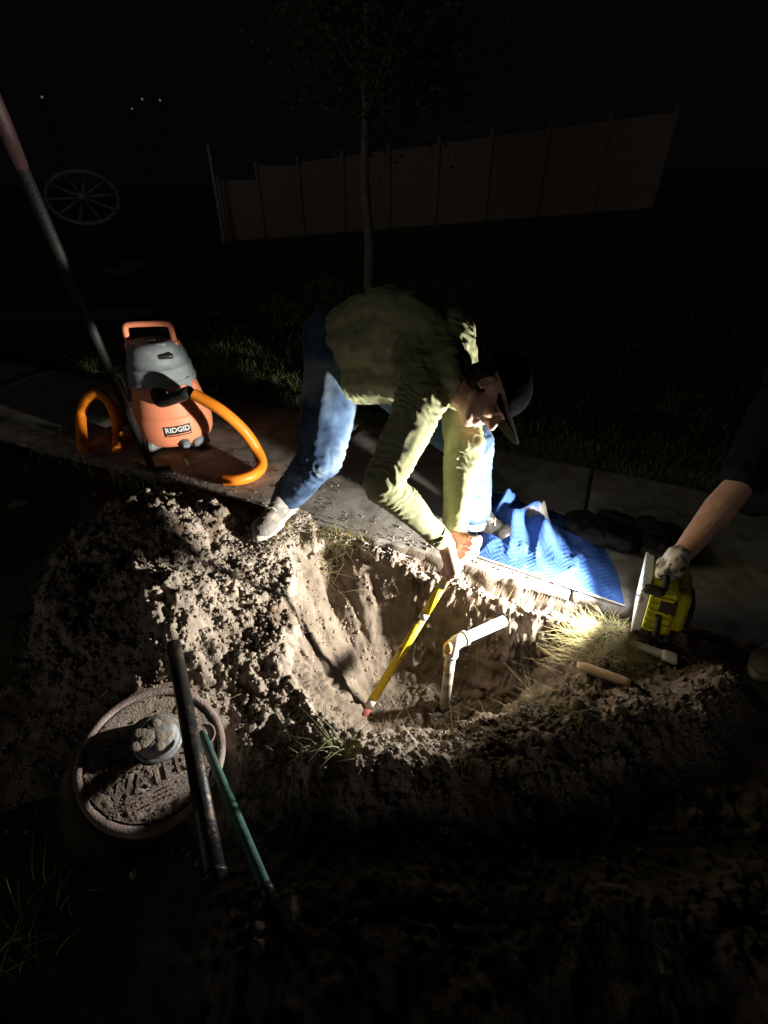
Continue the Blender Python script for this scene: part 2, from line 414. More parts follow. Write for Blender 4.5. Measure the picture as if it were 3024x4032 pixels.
        gm = smooth * sstep(.0, .06, sd) * (.35 + .65 * sstep(-.1, .35, vnoise(np.stack([np.floor(q / .095) * 3.7, y * 0, y * 0], 1), 52)))
        z = z - gm * .050 * (1 - sstep(.0, .55, cut)) * sstep(-.46, -.36, z)
        z = z + smooth * (.006 * fbm(p2 * 16, 4, 61) + .0035 * fbm(p2 * 60, 3, 62))
        z = z + (1 - dirt) * .012 * fbm(p2 * 5, 3, 71) * np.where((w > -.01) & (w < SLAB_W + .01), 0, 1)
    fd = seg_d(x, y, (toeR[0], toeR[1]), (heelR[0], heelR[1])); k = sstep(.17, .07, fd)
    z = z * (1 - k) + (.083 + .004 * vnoise(p2 * 40, 97)) * k
    # level bed for the meter lid
    ld = np.hypot(x - LID[0], y - LID[1])
    k = sstep(LID_R + .07, LID_R + .005, ld); z = z * (1 - k) + (.022 - .30 * (x - LID[0]) + .19 * (y - LID[1])) * k
    z = np.where((w > .004) & (w < SLAB_W - .004), -.09, z)
    return z, dirt, inhole * (1 - .75 * smooth) + 2.0 * smooth * (inhole > .5)
def gz(x, y): return float(ground_z(np.array([x]), np.array([y]))[0][0])

def axis_lines(lo, hi, step, far_lo, far_hi, gr=1.16):
    mid = list(np.arange(lo, hi, step)); a, st = [], step
    p = lo
    while p > far_lo: st = min(st * gr, 4); p -= st; a.append(p)
    b, st, p = [], step, mid[-1]
    while p < far_hi: st = min(st * gr, 4); p += st; b.append(p)
    return np.array(a[::-1] + mid + b)
gx = axis_lines(-1.7, 1.35, .0052, -70, 70); gy = axis_lines(.30, 2.2, .0052, -12, 90)
XX, YY = np.meshgrid(gx, gy); nx, ny = len(gx), len(gy)
Z, DIRT, INH = ground_z(XX.ravel(), YY.ravel())
co = np.stack([XX.ravel(), YY.ravel(), Z], 1)
# crumble the steep walls sideways
gN = np.gradient(Z.reshape(ny, nx), gy, gx)
nrm = np.stack([-gN[1].ravel(), -gN[0].ravel(), np.ones(nx * ny)], 1); nrm /= np.linalg.norm(nrm, axis=1)[:, None]
dense = (co[:, 0] > -1.7) & (co[:, 0] < 1.35) & (co[:, 1] > .3) & (co[:, 1] < 2.2)
steep = np.clip((.85 - nrm[:, 2]) * 3, 0, 1) * np.where(INH > 1.2, .22, np.clip(INH, 0, 1)) * dense
cr = fbm(co * 14, 3, 81) * .030 + np.abs(fbm(co * 34, 3, 82)) * .022 + fbm(co * 90, 2, 83) * .005
co += nrm * (cr * steep)[:, None]
idx = np.arange(nx * ny).reshape(ny, nx)
quads = np.stack([idx[:-1, :-1].ravel(), idx[:-1, 1:].ravel(), idx[1:, 1:].ravel(), idx[1:, :-1].ravel()], 1)
gm = mesh('ground', co, quads, [M['soil'], M['clay'], M['lawn'], M['dim_soil']])
qd = DIRT[quads[:, 0]]; qi = INH[quads[:, 0]]
nq = vnoise(co[quads[:, 0]] * 7, 101) + .6 * vnoise(co[quads[:, 0]] * 19, 102)
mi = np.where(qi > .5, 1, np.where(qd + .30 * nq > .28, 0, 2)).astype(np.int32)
qx, qy = co[quads[:, 0], 0], co[quads[:, 0], 1]
wq = (qx - S0[0]) * N1[0] + (qy - S0[1]) * N1[1]
mi = np.where((mi == 2) & (wq < .3) & (qx + .1 * nq > -1.25) & (qx + .12 * nq < 1.5) & (qy + .08 * nq > .62), 0, mi).astype(np.int32)
mi = np.where((mi == 2) & (qy + .12 * nq < .78) & (qx + .15 * nq > -.75) & (qx + .15 * nq < 1.6) & (qy - .2 * nq > -.6), 3, mi)  # foreground soil coloured darker in place of shade
mi = np.where((qi < .5) & (np.hypot(qx - .90, qy - 1.24) < .17 + .03 * vnoise(co[quads[:, 0]] * 14, 98)), 3, mi).astype(np.int32)  # dark soil colour round the lamp holds down its hot spot
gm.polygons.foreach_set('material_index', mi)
ground = setting(link(bpy.data.objects.new('ground', gm)))

def at_ground(px, py, dz=0.0):     # where a line of sight meets the modelled ground
    d = ray(px, py); ts = np.linspace(.4, 6, 1400)
    zz = ground_z(d[0] * ts, d[1] * ts)[0]; k = np.argmax(CAM_H + d[2] * ts < zz)
    return Vector((d[0] * ts[k], d[1] * ts[k], zz[k] + dz))

# sidewalk: concrete slabs between joints
SLAB_Z0, SLAB_Z1 = -.088, .03
sidewalk = setting(thing('sidewalk', 'pale concrete sidewalk crossing behind the hole', 'sidewalk'))
del sidewalk['category']; del sidewalk['label']
def slab(s0, s1, k):
    L_, Wd = s1 - s0 - .008, SLAB_W
    n, m = max(8, int(L_ / .02)), 40
    if s1 < -2.5 or s0 > 3: n, m = 8, 6
    us = np.linspace(s0 + .004, s1 - .004, n + 1); ws = np.linspace(.002, Wd - .002, m + 1)
    U, V_ = np.meshgrid(us, ws); U, V_ = U.ravel(), V_.ravel()
    edge = np.minimum(np.minimum(U - us[0], us[-1] - U), np.minimum(V_ - ws[0], ws[-1] - V_))
    p3 = np.stack([U, V_, np.zeros_like(U)], 1)
    z = SLAB_Z1 - .007 * np.exp(-edge / .008) + .0012 * vnoise(p3 * 40, 5) + .002 * vnoise(p3 * 3, 6 + k)
    Vc = V_ + np.where(V_ < ws[0] + .001, .006 * vnoise(p3 * 30, 9) + .006 * vnoise(p3 * 9, 10), 0)
    x = S0[0] + E1[0] * U + N1[0] * Vc; y = S0[1] + E1[1] * U + N1[1] * Vc
    top = [Vector(q) for q in zip(x, y, z)]; w_ = n + 1
    F = [(j * w_ + i, j * w_ + i + 1, (j + 1) * w_ + i + 1, (j + 1) * w_ + i) for j in range(m) for i in range(n)]
    rim = [i for i in range(n + 1)] + [j * w_ + n for j in range(1, m + 1)] + [m * w_ + i for i in range(n - 1, -1, -1)] + [j * w_ for j in range(m - 1, 0, -1)]
    V = list(top); lev = [rim]
    for zz in (-.02, -.055, SLAB_Z0):
        base = len(V)
        for i in rim:
            q = top[i]; jit = .004 * math.sin(q.x * 61 + zz * 200) + .003 * math.sin(q.x * 143 + zz * 90)
            V.append(Vector((q.x + N1[0] * jit, q.y + N1[1] * jit, zz)))
        lev.append(list(range(base, base + len(rim))))
    for a, b in zip(lev, lev[1:]):
        for i in range(len(rim)):
            i2 = (i + 1) % len(rim); F.append((a[i2], a[i], b[i], b[i2]))
    so = part('slab', (V, F), [M['concrete'], M['stained']], sidewalk)
    for p_ in so.data.polygons:
        if p_.index >= n * m: p_.material_index = 1
JO = .45
for k in range(-6, 4): slab(JO + 1.5 * k, JO + 1.5 * (k + 1), k)

# driveway strip far left
dv = [(-9, 5.6, .0), (-3.0, 5.9, .0), (-2.7, 6.55, .0), (-9, 6.9, .0)]
dn = 12; Vd, Fd = [], []
for j in range(dn + 1):
    for i in range(dn + 1):
        u, v = i / dn, j / dn
        a = Vector(dv[0]).lerp(Vector(dv[1]), u); b = Vector(dv[3]).lerp(Vector(dv[2]), u); q = a.lerp(b, v)
        Vd.append((q.x, q.y, float(ground_z(np.array([q.x]), np.array([q.y]), False)[0][0]) + .035))
Fd = [(j * (dn + 1) + i, j * (dn + 1) + i + 1, (j + 1) * (dn + 1) + i + 1, (j + 1) * (dn + 1) + i) for j in range(dn) for i in range(dn)]
setting(part('driveway', (Vd, Fd), M['drive']))

# ------------------------------------------------------------------ fence, post, tree, wheel
fence = thing('board_fence', 'long reddish brown board fence across the far side of the dark yard', 'fence')
fdir = (FR - FL); flen = Vector((fdir.x, fdir.y, 0)).length; fu = Vector((fdir.x, fdir.y, 0)).normalized()
nsec = 9
ang = math.atan2(fu.y, fu.x); pw = flen / nsec; nb = 10
def fence_z(t): return FL.z + (FR.z - FL.z) * t
def post_at(t, h):
    a = FL + fdir * t
    part('post', box(0, 0, h / 2, .11, .11, h, Matrix.Translation((a.x, a.y, fence_z(t) - .1)) @ Matrix.Rotation(ang, 4, 'Z'), .01), M['fence'], fence)
board_me = {h: mesh('board', *box(0, 0, h / 2, pw / nb - .004, .022, h, None, .003), M['fence'], False) for h in (1.62, 1.84)}
for k in range(nsec):
    h = 1.62 if k == 0 else 1.84
    post_at(k / nsec, h + .16)
    for j in range(nb):
        t = (k + (j + .5) / nb) / nsec; q = FL + fdir * t
        o = bpy.data.objects.new('board', board_me[h]); link(o, fence)
        zb = fence_z((k + .5) / nsec) if k < 2 else fence_z(t)
        o.location = (q.x, q.y, zb - .08 + random.uniform(-.006, .006)); o.rotation_euler = (0, 0, ang + random.uniform(-.008, .008))
    a, b = FL + fdir * (k / nsec), FL + fdir * ((k + 1) / nsec)
    for zz in (.35, 1.35):
        off = Vector((-math.sin(ang), math.cos(ang), 0)) * .036
        part('rail', tube([Vector((a.x, a.y, fence_z(k / nsec) + zz)) + off, Vector((b.x, b.y, fence_z((k + 1) / nsec) + zz)) + off], .03, 4), M['fence'], fence, False)
post_at(1.0, 2.0)
pp = D(885, 960, 16.6)
tag(part('pale_post', box(0, 0, 1.25, .09, .09, 2.5, Matrix.Translation((pp.x, pp.y, pp.z - .1)), .01), M['post']), 'thin pale post standing at the near end of the board fence', 'post')

def tree(base, h_trunk, label):
    t = thing('street_tree', label, 'tree', None, base)
    lean = [Vector((0, 0, -.1)), Vector((.03, 0, .6)), Vector((-.02, .03, 1.2)), Vector((.0, .02, h_trunk)), Vector((.05, .0, 3.2)), Vector((.0, .05, 4.4))]
    sp = spline(lean, 6); part('trunk', tube(sp, [.085 - .055 * i / (len(sp) - 1) for i in range(len(sp))], 10), M['bark'], t)
    ends = []
    limbs = []
    for i in range(16):
        a = i * 2.4; z0 = random.uniform(1.75, 3.6); L_ = random.uniform(.6, 1.25) * (1 - (z0 - 1.7) * .15)
        p0 = Vector((0, 0.02, z0)); p1 = p0 + Vector((math.cos(a) * L_ * .5, math.sin(a) * L_ * .5, L_ * .45)); p2 = p0 + Vector((math.cos(a) * L_, math.sin(a) * L_, L_ * .8))
        limbs.append(tube(spline([p0, p1, p2], 4), [.022, .02, .018, .016, .014, .012, .01, .008, .006], 6)); ends += [p1, p2, p1.lerp(p2, .5)]
    part('limb', merge(*limbs), M['bark'], t)
    V, F = [], []
    for _ in range(13000):
        c = random.choice(ends) + Vector((random.gauss(0, .3), random.gauss(0, .3), random.gauss(-.05, .28)))
        d = Vector((random.gauss(0, 1), random.gauss(0, 1), random.gauss(0, .8))).normalized(); x, y = frame(d); L_ = random.uniform(.035, .075)
        n = len(V); V += [c, c + x * L_ * .5 + y * L_ * .35, c + x * L_ * 1.1, c + x * L_ * .5 - y * L_ * .35]; F.append((n, n + 1, n + 2, n + 3))
    part('crown', (V, F), M['leaf'], t, False)
tb = D(1450, 1150, 7.6)
tree((tb.x, tb.y, float(ground_z(np.array([tb.x]), np.array([tb.y]))[0][0])), 1.9, 'young slender tree on the lawn right behind the bending person')

wc = D(325, 775, 10.5)
wheel = thing('wagon_wheel', 'old grey wagon wheel leaning on the dark bank at far left', 'wheel', None, wc)
wx_ = Vector((.93, -.2, -.3)).normalized(); wz_ = Vector((.36, -.75, .62)); wz_ = (wz_ - wx_ * wz_.dot(wx_)).normalized(); wy_ = wz_.cross(wx_)
WM = axes((0, 0, 0), wx_, wy_, wz_)
rw = .66
part('rim', tube([WM @ Vector((rw * math.cos(a), rw * .8 * math.sin(a), 0)) for a in np.linspace(0, 2 * math.pi, 49)], .035, 8), M['wheel'], wheel)
part('hub', tube([WM @ Vector((0, 0, -.09)), WM @ Vector((0, 0, .09))], .08, 14), M['wheel'], wheel)
for k in range(10):
    a = k * 2 * math.pi / 10
    part('spoke', tube([WM @ Vector((.07 * math.cos(a), .07 * math.sin(a), 0)), WM @ Vector((rw * math.cos(a), rw * .8 * math.sin(a), 0))], [.025, .018], 6), M['wheel'], wheel)
for (px, py, yy, r_, lb) in ((165, 382, 30, .05, 'tiny far lamp on a thin pole standing alone above the wagon wheel'), (560, 390, 32, .05, 'tiny far lamp between two others, left of the board fence'), (630, 395, 32, .05, 'tiny far lamp nearest the tree in the black upper left'), (520, 428, 30, .04, 'lowest of the tiny far lamps on thin poles')):
    q = D(px, py, yy)
    o = thing('garden_light', lb, 'lamp', 'tiny far lamps in the upper left', (q.x, q.y, -.6))
    part('pole', tube([(0, 0, -.3), (0, 0, q.z + .55)], .015, 6), M['black'], o)
    part('bulb', ellip((0, 0, q.z + .6), (r_, r_, r_), None, 10), M['dot'], o)

# ------------------------------------------------------------------ work light
LN = Vector((-.885, .465, 0)).normalized(); tilt = R(6)
LT = Vector((.465, .885, 0)).normalized()
LNt = (LN * math.cos(tilt) + Vector((0, 0, -math.sin(tilt)))).normalized(); LU = LT.cross(LNt); LU = LU if LU.z > 0 else -LU
LC = Vector((.960, 1.285, .175))
lamp = thing('work_light', 'yellow portable flood light with black corners shining across the hole', 'work light', None, LC)
LM = axes((0, 0, 0), LT, -LNt if LT.cross(-LNt).dot(LU) > 0 else LNt, LU)      # x across, y back, z up
sgn = 1 if (LM.to_3x3() @ Vector((0, 1, 0))).dot(LNt) < 0 else -1
def LB(cx, cy, cz, sx, sy, sz, bev=.004, taper=1.0): return box(cx, cy * sgn, cz, sx, sy, sz, LM, bev, taper)
part('housing', merge(LB(0, .055, 0, .19, .10, .205, .012), LB(0, .115, 0, .16, .05, .17, .012)), M['lamp_body'], lamp, False)
for k in range(6):
    part('fin', LB(-.0985, .055 + .0, -.08 + .03 * k, .008, .07, .012, .002), M['lamp_body'], lamp, False)
part('side_panel', LB(-.099, .075, .04, .010, .05, .055, .002), M['lamp_black'], lamp, False)
part('bezel', merge(LB(0, -.002, .103, .215, .03, .018, .004), LB(0, -.002, -.103, .215, .03, .018, .004), LB(.1, -.002, 0, .018, .03, .19, .004), LB(-.1, -.002, 0, .018, .03, .19, .004)), M['white_paint'], lamp, False)
part('lens', LB(0, .006, 0, .18, .004, .186, 0), M['lens'], lamp, False)
ld_ = bpy.data.lights.new('led_panel', 'AREA'); ld_.shape = 'SQUARE'; ld_.size = .06; ld_.energy = LAMP_POWER; ld_.color = (1.0, .955, .87); ld_.spread = R(119)
lo_ = bpy.data.objects.new('led_panel', ld_); COL.objects.link(lo_); lo_.parent = lamp
lo_.location = LM @ Vector((0, -sgn * .012, .015)); lo_.rotation_euler = Vector((-.945, .315, .09)).to_track_quat('-Z', 'Y').to_euler()
for sx in (-1, 1):
    for sz in (-1, 1):
        part('bumper', LB(sx * .098, .02, sz * .1, .034, .07, .034, .01), M['lamp_black'], lamp, False)
part('back_cover', LB(0, .145, -.02, .12, .03, .11, .012), M['lamp_black'], lamp, False)
hb = [LM @ Vector((-.085, sgn * .05, .10)), LM @ Vector((-.08, sgn * .05, .135)), LM @ Vector((0, sgn * .05, .142)), LM @ Vector((.08, sgn * .05, .135)), LM @ Vector((.085, sgn * .05, .10))]
part('handle', tube(spline(hb, 6), .012, 10), M['lamp_black'], lamp)
fl = Vector((LC.x, LC.y, 0))
def ground_rel(x, y): return gz(x + LC.x, y + LC.y) - LC.z
foot = G(2530, 2570, .03) - LC; foot2 = G(2640, 2585, .03) - LC
gf = -LC.z + .012
fb = [LM @ Vector((-.108, sgn * .055, .0)), LM @ Vector((-.115, sgn * .06, -.08)), Vector((foot.x + .06, foot.y + .09, gf + .02)), Vector((foot.x + .03, foot.y + .05, gf + .012))]
part('stand_arm', tube(spline(fb, 6), .011, 8), M['lamp_black'], lamp)
fm = axes((foot.x + .03, foot.y + .02, gf + .012), LT, -LN, (0, 0, 1))
part('stand_foot', merge(box(0, 0, 0, .035, .13, .02, fm, .005), box(-.01, .07, .008, .05, .05, .02, fm, .006)), M['white_paint'], lamp, False)

# ------------------------------------------------------------------ buried pipework
PV = D(1780, 2535, 1.22); PH = D(1985, 2445, 1.34)
pvc = thing('water_pipe', 'white plastic pipe with an elbow standing up out of the hole', 'pipe', None, (PV.x, PV.y, -.45))
o0 = Vector((PV.x, PV.y, -.45)); pr = .0215
part('riser', tube([(0, 0, -.02), (0, 0, PV.z + .45 - .05)], pr, 20), M['pvc_dirty'], pvc)
hd = (PH - PV).normalized()
pe = PV - o0
el = [pe + Vector((0, 0, -.062)), pe + Vector((0, 0, -.03)), pe + hd * .008 + Vector((0, 0, -.012)), pe + hd * .03, pe + hd * .062]
part('elbow', merge(tube(spline(el, 5), pr + .0055, 20), tube([pe + Vector((0, 0, -.066)), pe + Vector((0, 0, -.052))], pr + .008, 20), tube([pe + hd * .052, pe + hd * .066], pr + .008, 20)), M['pvc'], pvc)
part('primer_stain', ellip(pe + Vector((-.012, -.006, -.02)), (.0225, .0225, .034)), M['primer'], pvc)
e2 = PH - o0
V, F = tube([pe + hd * .04, e2], pr, 20, False)
V2, F2 = tube([e2, pe + hd * .3 * (e2 - pe).length], pr - .004, 20, False)
n = len(V)
Fm = F + [tuple(i + n for i in q) for q in F2] + [(20 + k, 20 + (k + 1) % 20, n + (k + 1) % 20, n + k) for k in range(20)]
part('branch', (V + V2, Fm), M['pvc'], pvc)

# yellow pole held by the person
PT = D(1425, 2825, 1.13); PG = D(1790, 2225, 1.39)
pdir = (PG - PT).normalized(); plen = (PG - PT).length
pole = thing('digging_pole', 'yellow fibreglass pole with white bands and red tip in the person\'s hands', 'pole', None, PT)
def pseg(name, a, b, r, m): part(name, tube([pdir * (plen * a), pdir * (plen * b)], r, 16), M[m], pole)
pseg('tip', -.03, .075, .0185, 'red'); pseg('band', .075, .13, .0178, 'bandwhite'); pseg('shaft', .13, .665, .0175, 'yellow')
pseg('band', .665, .70, .0182, 'bandwhite'); pseg('shaft', .70, .86, .0175, 'yellow'); pseg('grip', .86, 1.12, .018, 'muddy')

# ------------------------------------------------------------------ people
def head_solids(c, r, f, u, k=1.0):
    def P(a, b, cc): return c + r * a * k + f * b * k + u * cc * k
    ax = (r, f, u); S = []
    S.append(ellip(P(0, -.012, .035), (.076 * k, .096 * k, .088 * k), ax))          # skull
    S.append(ellip(P(0, .028, -.03), (.060 * k, .062 * k, .085 * k), ax))           # face
    S.append(ellip(P(0, .050, -.092), (.034 * k, .030 * k, .024 * k), ax))          # chin
    for s in (-1, 1):
        S.append(capsule(P(s * .052, .0, -.05), P(s * .025, .055, -.09), .020 * k, .018 * k))   # jaw
        S.append(ellip(P(s * .038, .068, -.02), (.022 * k, .018 * k, .02 * k), ax))             # cheek
        S.append(capsule(P(s * .012, .086, .022), P(s * .044, .074, .022), .010 * k, .009 * k)) # brow
        S.append(ellip(P(s * .03, .077, .004), (.012 * k, .011 * k, .010 * k), ax))             # eye
        # ear: rim and lobe
        for a in range(9):
            t = -1.0 + a * .62
            S.append(ellip(P(s * .080, -.014 - .013 * math.cos(t), -.004 + .026 * math.sin(t)), (.007 * k, .0065 * k, .0075 * k), ax, 8))
        S.append(ellip(P(s * .074, -.010, -.008), (.006 * k, .014 * k, .022 * k), ax, 8))
    S.append(capsule(P(0, .086, .012), P(0, .108, -.030), .009 * k, .013 * k))      # nose
    for s in (-1, 1): S.append(ellip(P(s * .012, .098, -.034), (.008 * k, .009 * k, .007 * k), ax, 8))
    S.append(capsule(P(-.02, .078, -.062), P(.02, .078, -.062), .008 * k, .008 * k)); S.append(capsule(P(-.016, .077, -.073), P(.016, .077, -.073), .009 * k, .009 * k))
    return S
def grip_hand(c, a, n, wrist, rad, side=1, k=1.0, spread=1.0, thick=1.0):
    """hand closed round a bar: c on its axis, a along it (towards the little finger), n from the bar to the palm"""
    a = a.normalized(); n = (n - a * n.dot(a)).normalized(); t = a.cross(n) * side
    S = []; rf = [.0092, .0098, .0094, .0082]; L = [1.0, 1.08, 1.02, .86]
    Rb = rad + .009
    pc = c + n * (rad + .016)
    for i in range(4):
        off = (-.030 + .0205 * i) * spread * k; r_ = rf[i] * k * thick
        pts = []
        for th, e in ((-55, .020), (-5 - 3 * i, .010), (62, .003), (128, .001), (185 * L[i], .001)):
            aa = R(th); rr = Rb + e * k
            pts.append(c + a * off + n * (math.cos(aa) * rr) + t * (math.sin(aa) * rr))
        pts[0] = c + a * off * .9 + n * (rad + .019) - t * .040 * k
        for j in range(4): S.append(capsule(pts[j], pts[j + 1], r_ * (1.18 - .07 * j), r_ * (1.1 - .07 * j), 10, 4))
        S.append(ellip(pts[1], (r_ * 1.22,) * 3, None, 10))
    S.append(capsule(pc - a * .026 * k - t * .012 * k, pc + a * .026 * k - t * .012 * k, .0165 * k * thick, .0155 * k * thick))
    S.append(capsule(pc - a * .022 * k - t * .040 * k, pc + a * .024 * k - t * .040 * k, .0175 * k * thick, .0165 * k * thick))
    # thumb leaves the side of the palm
    tb_ = pc - a * .030 * k - t * .045 * k
    th1 = c - a * .052 * k - t * (rad + .012) + n * .004; th2 = c - a * .050 * k - n * (rad + .008) - t * .010; th3 = c - a * .044 * k - n * (rad + .011) + t * .014
    S += [capsule(tb_, th1, .0155 * k * thick, .0125 * k * thick), capsule(th1, th2, .0118 * k * thick, .011 * k * thick), capsule(th2, th3, .011 * k * thick, .0092 * k * thick)]
    wd = (wrist - pc).normalized()
    S.append(capsule(pc - t * .045 * k, wrist, .024 * k * thick, .029 * k * thick))
    return S
def bone_folds(bones, amp=.006, wl=.045, seed=0, base=.004):
    """cloth folds: creases run round each limb and deepen towards its joints"""
    B = [(np.array(a), np.array(b), f) for a, b, f in bones]
    def fn(co, no):
        best = np.full(len(co), 1e9); al = np.zeros(len(co)); tt = np.zeros(len(co)); fo = np.zeros(len(co))
        for a, b, f in B:
            e = b - a; Ln = np.linalg.norm(e); t = np.clip(((co - a) @ e) / Ln ** 2, 0, 1)
            d = np.linalg.norm(co - a - t[:, None] * e, axis=1); m = d < best
            best = np.where(m, d, best); al = np.where(m, t * Ln, al); tt = np.where(m, t, tt); fo = np.where(m, f, fo)
        warp = .55 * vnoise(co * 9, seed) + .35 * vnoise(co * 19, seed + 1)
        ph = al / wl + warp * 2.4 + .5 * vnoise(co * 34, seed + 2)
        crease = 1 - np.abs((ph % 1) * 2 - 1); crease = crease ** 1.3
        msk = np.clip(.12 + .95 * np.abs(tt - .45) * 2, 0, 1) * fo * np.clip(.55 + .9 * vnoise(co * 7, seed + 5), 0, 1)
        d = amp * (crease - .5) * 2 * msk + base * fbm(co * 11, 3, seed + 9) * (.4 + .6 * (fo < .5) + .3)
        return co + no * d[:, None]
    return fn
def shoe(parent, toe, heel, up_to, mat, width=.052, lace=True):
    toe, heel = Vector(toe), Vector(heel); f = (toe - heel); Ls = f.length; f.normalize(); z = Vector((0, 0, 1)); r = f.cross(z).normalized(); ax = (r, f, z)
    c = heel; S = []
    S.append(ellip(c + f * (Ls * .80) + z * .035, (width, Ls * .21, .042), ax)); S.append(ellip(c + f * (Ls * .5) + z * .045, (width * .86, Ls * .34, .048), ax))
    S.append(ellip(c + f * (Ls * .16) + z * .045, (width * .8, Ls * .18, .052), ax)); S.append(capsule(c + f * (Ls * .22) + z * .06, c + f * (Ls * .24) + z * .125, .047, .050))
    S.append(capsule(c + f * (Ls * .55) + z * .06, c + f * (Ls * .27) + z * .12, .034, .045))
    sh = grow('shoe', S, mat, parent, .005, 3, lambda co, no: co + no * (.002 * fbm(co * 30, 3, 3))[:, None])
    out = []
    for k in range(28):
        a = 2 * math.pi * k / 28; x = math.sin(a); y = math.cos(a)
        wv = width * (1.02 if y > 0 else .86) * (1 - .22 * math.exp(-((y + .1) / .3) ** 2))
        out.append(c + f * (Ls * .5 + y * Ls * .53) + r * x * wv * 1.06)
    V = [p + z * (.0) for p in out] + [p + z * .022 for p in out] + [c + f * Ls * .5 + (p - c - f * Ls * .5) * .9 + z * .03 for p in out]
    F = [(i, (i + 1) % 28, 28 + (i + 1) % 28, 28 + i) for i in range(28)] + [(28 + i, 28 + (i + 1) % 28, 56 + (i + 1) % 28, 56 + i) for i in range(28)] + [tuple(range(28))[::-1], tuple(range(56, 84))]
    part('sole', (V, F), M['sole'] if mat is not M['blackshoe'] else M['blackshoe'], sh)
    if lace:
        for j in range(4):
            q = c + f * (Ls * (.60 - .075 * j)) + z * (.088 + .013 * j)
            part('lace', tube(spline([q - r * .026 - z * .008, q + z * .006, q + r * .026 - z * .008 + f * .012], 4), .0032, 6), M['bandwhite'], sh)
    return sh

# -- the person bending over the hole
P1 = dict(pel=D(1340, 1360, 2.08), spine=D(1520, 1290, 1.95), chest=D(1655, 1350, 1.80), neck=D(1765, 1455, 1.60), shR=D(1665, 1565, 1.50), elR=D(1508, 1905, 1.35),
          wrR=D(1755, 2140, 1.385), shL=D(1775, 1320, 1.80), elL=D(1825, 1745, 1.52), wrL=D(1795, 2085, 1.46),
          hipR=Vector((-.20, 2.0, .79)), kneeR=Vector((-.27, 1.83, .45)), ankR=D(1150, 1945, 1.93), hipL=Vector((-.02, 1.95, .79)), kneeL=D(1850, 1740, 1.69), ankL=Vector((.425, 1.86, .13)),
          head=D(1925, 1555, 1.47))
for q in (toeR, heelR): q.z = .09
toeL = Vector((.60, 1.76, .032)); heelL = Vector((.39, 1.89, .032))
hu = Vector((.94, .074, .364)).normalized(); hf = Vector((.30, -.71, -.66)); hf = (hf - hu * hf.dot(hu)).normalized(); hr = hf.cross(hu)
man = thing('person', 'person in olive hoodie and faded jeans bending far over into the hole', 'person', None, (0, 0, 0))
gripR = PT + pdir * (plen * .985); gripL = PT + pdir * (plen * 1.10)
wR, wL = P1['wrR'], P1['wrL']
S = head_solids(P1['head'], hr, hf, hu, .95)
S.append(capsule(P1['head'] - hu * .06 - hf * .01, P1['neck'], .056, .06))
S.append(capsule(P1['neck'], P1['chest'], .07, .12)); S.append(capsule(P1['chest'], P1['spine'], .12, .11)); S.append(capsule(P1['spine'], P1['pel'], .11, .12))
for sd_ in ('R', 'L'):
    S += [capsule(P1['chest'], P1['sh' + sd_], .08, .055), capsule(P1['sh' + sd_], P1['el' + sd_], .048, .038), capsule(P1['el' + sd_], P1['wr' + sd_], .038, .028),
          capsule(P1['pel'], P1['hip' + sd_], .11, .08), capsule(P1['hip' + sd_], P1['knee' + sd_], .075, .055), capsule(P1['knee' + sd_], P1['ank' + sd_], .052, .036)]
S += [capsule(P1['ank' + k_], h_.lerp(t_, .62) + Vector((0, 0, .035)), .03, .02) for k_, h_, t_ in (('R', heelR, toeR), ('L', heelL, toeL))]
S += grip_hand(gripR, -pdir, (wR - gripR) + Vector((-.06, -.02, 0)), wR, .0175, 1, 1.12)
S += grip_hand(gripL, -pdir, (wL - gripL) + Vector((.08, .0, .02)), wL, .0175, -1, 1.12)
grow('body', S, M['skin'], man, .0042, 3)
# hoodie
ph_ = P1['pel'] + (P1['spine'] - P1['pel']) * .12
up_, lo_v = Vector((0, -.035, .062)), Vector((.0, -.06, -.125))
S = [capsule(ph_, P1['spine'], .135, .14), capsule(P1['spine'], P1['chest'], .14, .14), capsule(P1['chest'], P1['neck'], .13, .085),
     capsule(ph_ + up_, P1['spine'] + up_, .095, .10), capsule(P1['spine'] + up_, P1['chest'] + up_ * .8, .10, .095), capsule(ph_ + lo_v, P1['spine'] + lo_v * 1.3, .12, .115), capsule(P1['spine'] + lo_v * 1.3, P1['chest'] + lo_v, .10, .10),
     capsule(ph_ + (up_ + lo_v) * .5, P1['spine'] + (up_ + lo_v) * .5, .13, .135),
     capsule(P1['shR'], P1['chest'], .085, .12), capsule(P1['shL'], P1['chest'], .088, .12), capsule(P1['shR'], P1['shL'], .085, .085)]
S += [capsule(P1['spine'] + lo_v * 1.3, P1['chest'] + lo_v * 1.0, .105, .11), capsule(P1['spine'] + lo_v * .6, P1['chest'] + lo_v * .5, .13, .13)]
S += [capsule(P1['shR'], P1['elR'], .082, .068), capsule(P1['elR'], P1['elR'].lerp(P1['wrR'], .82), .066, .043), capsule(P1['shL'], P1['elL'], .085, .07), capsule(P1['elL'], P1['elL'].lerp(P1['wrL'], .90), .07, .052)]
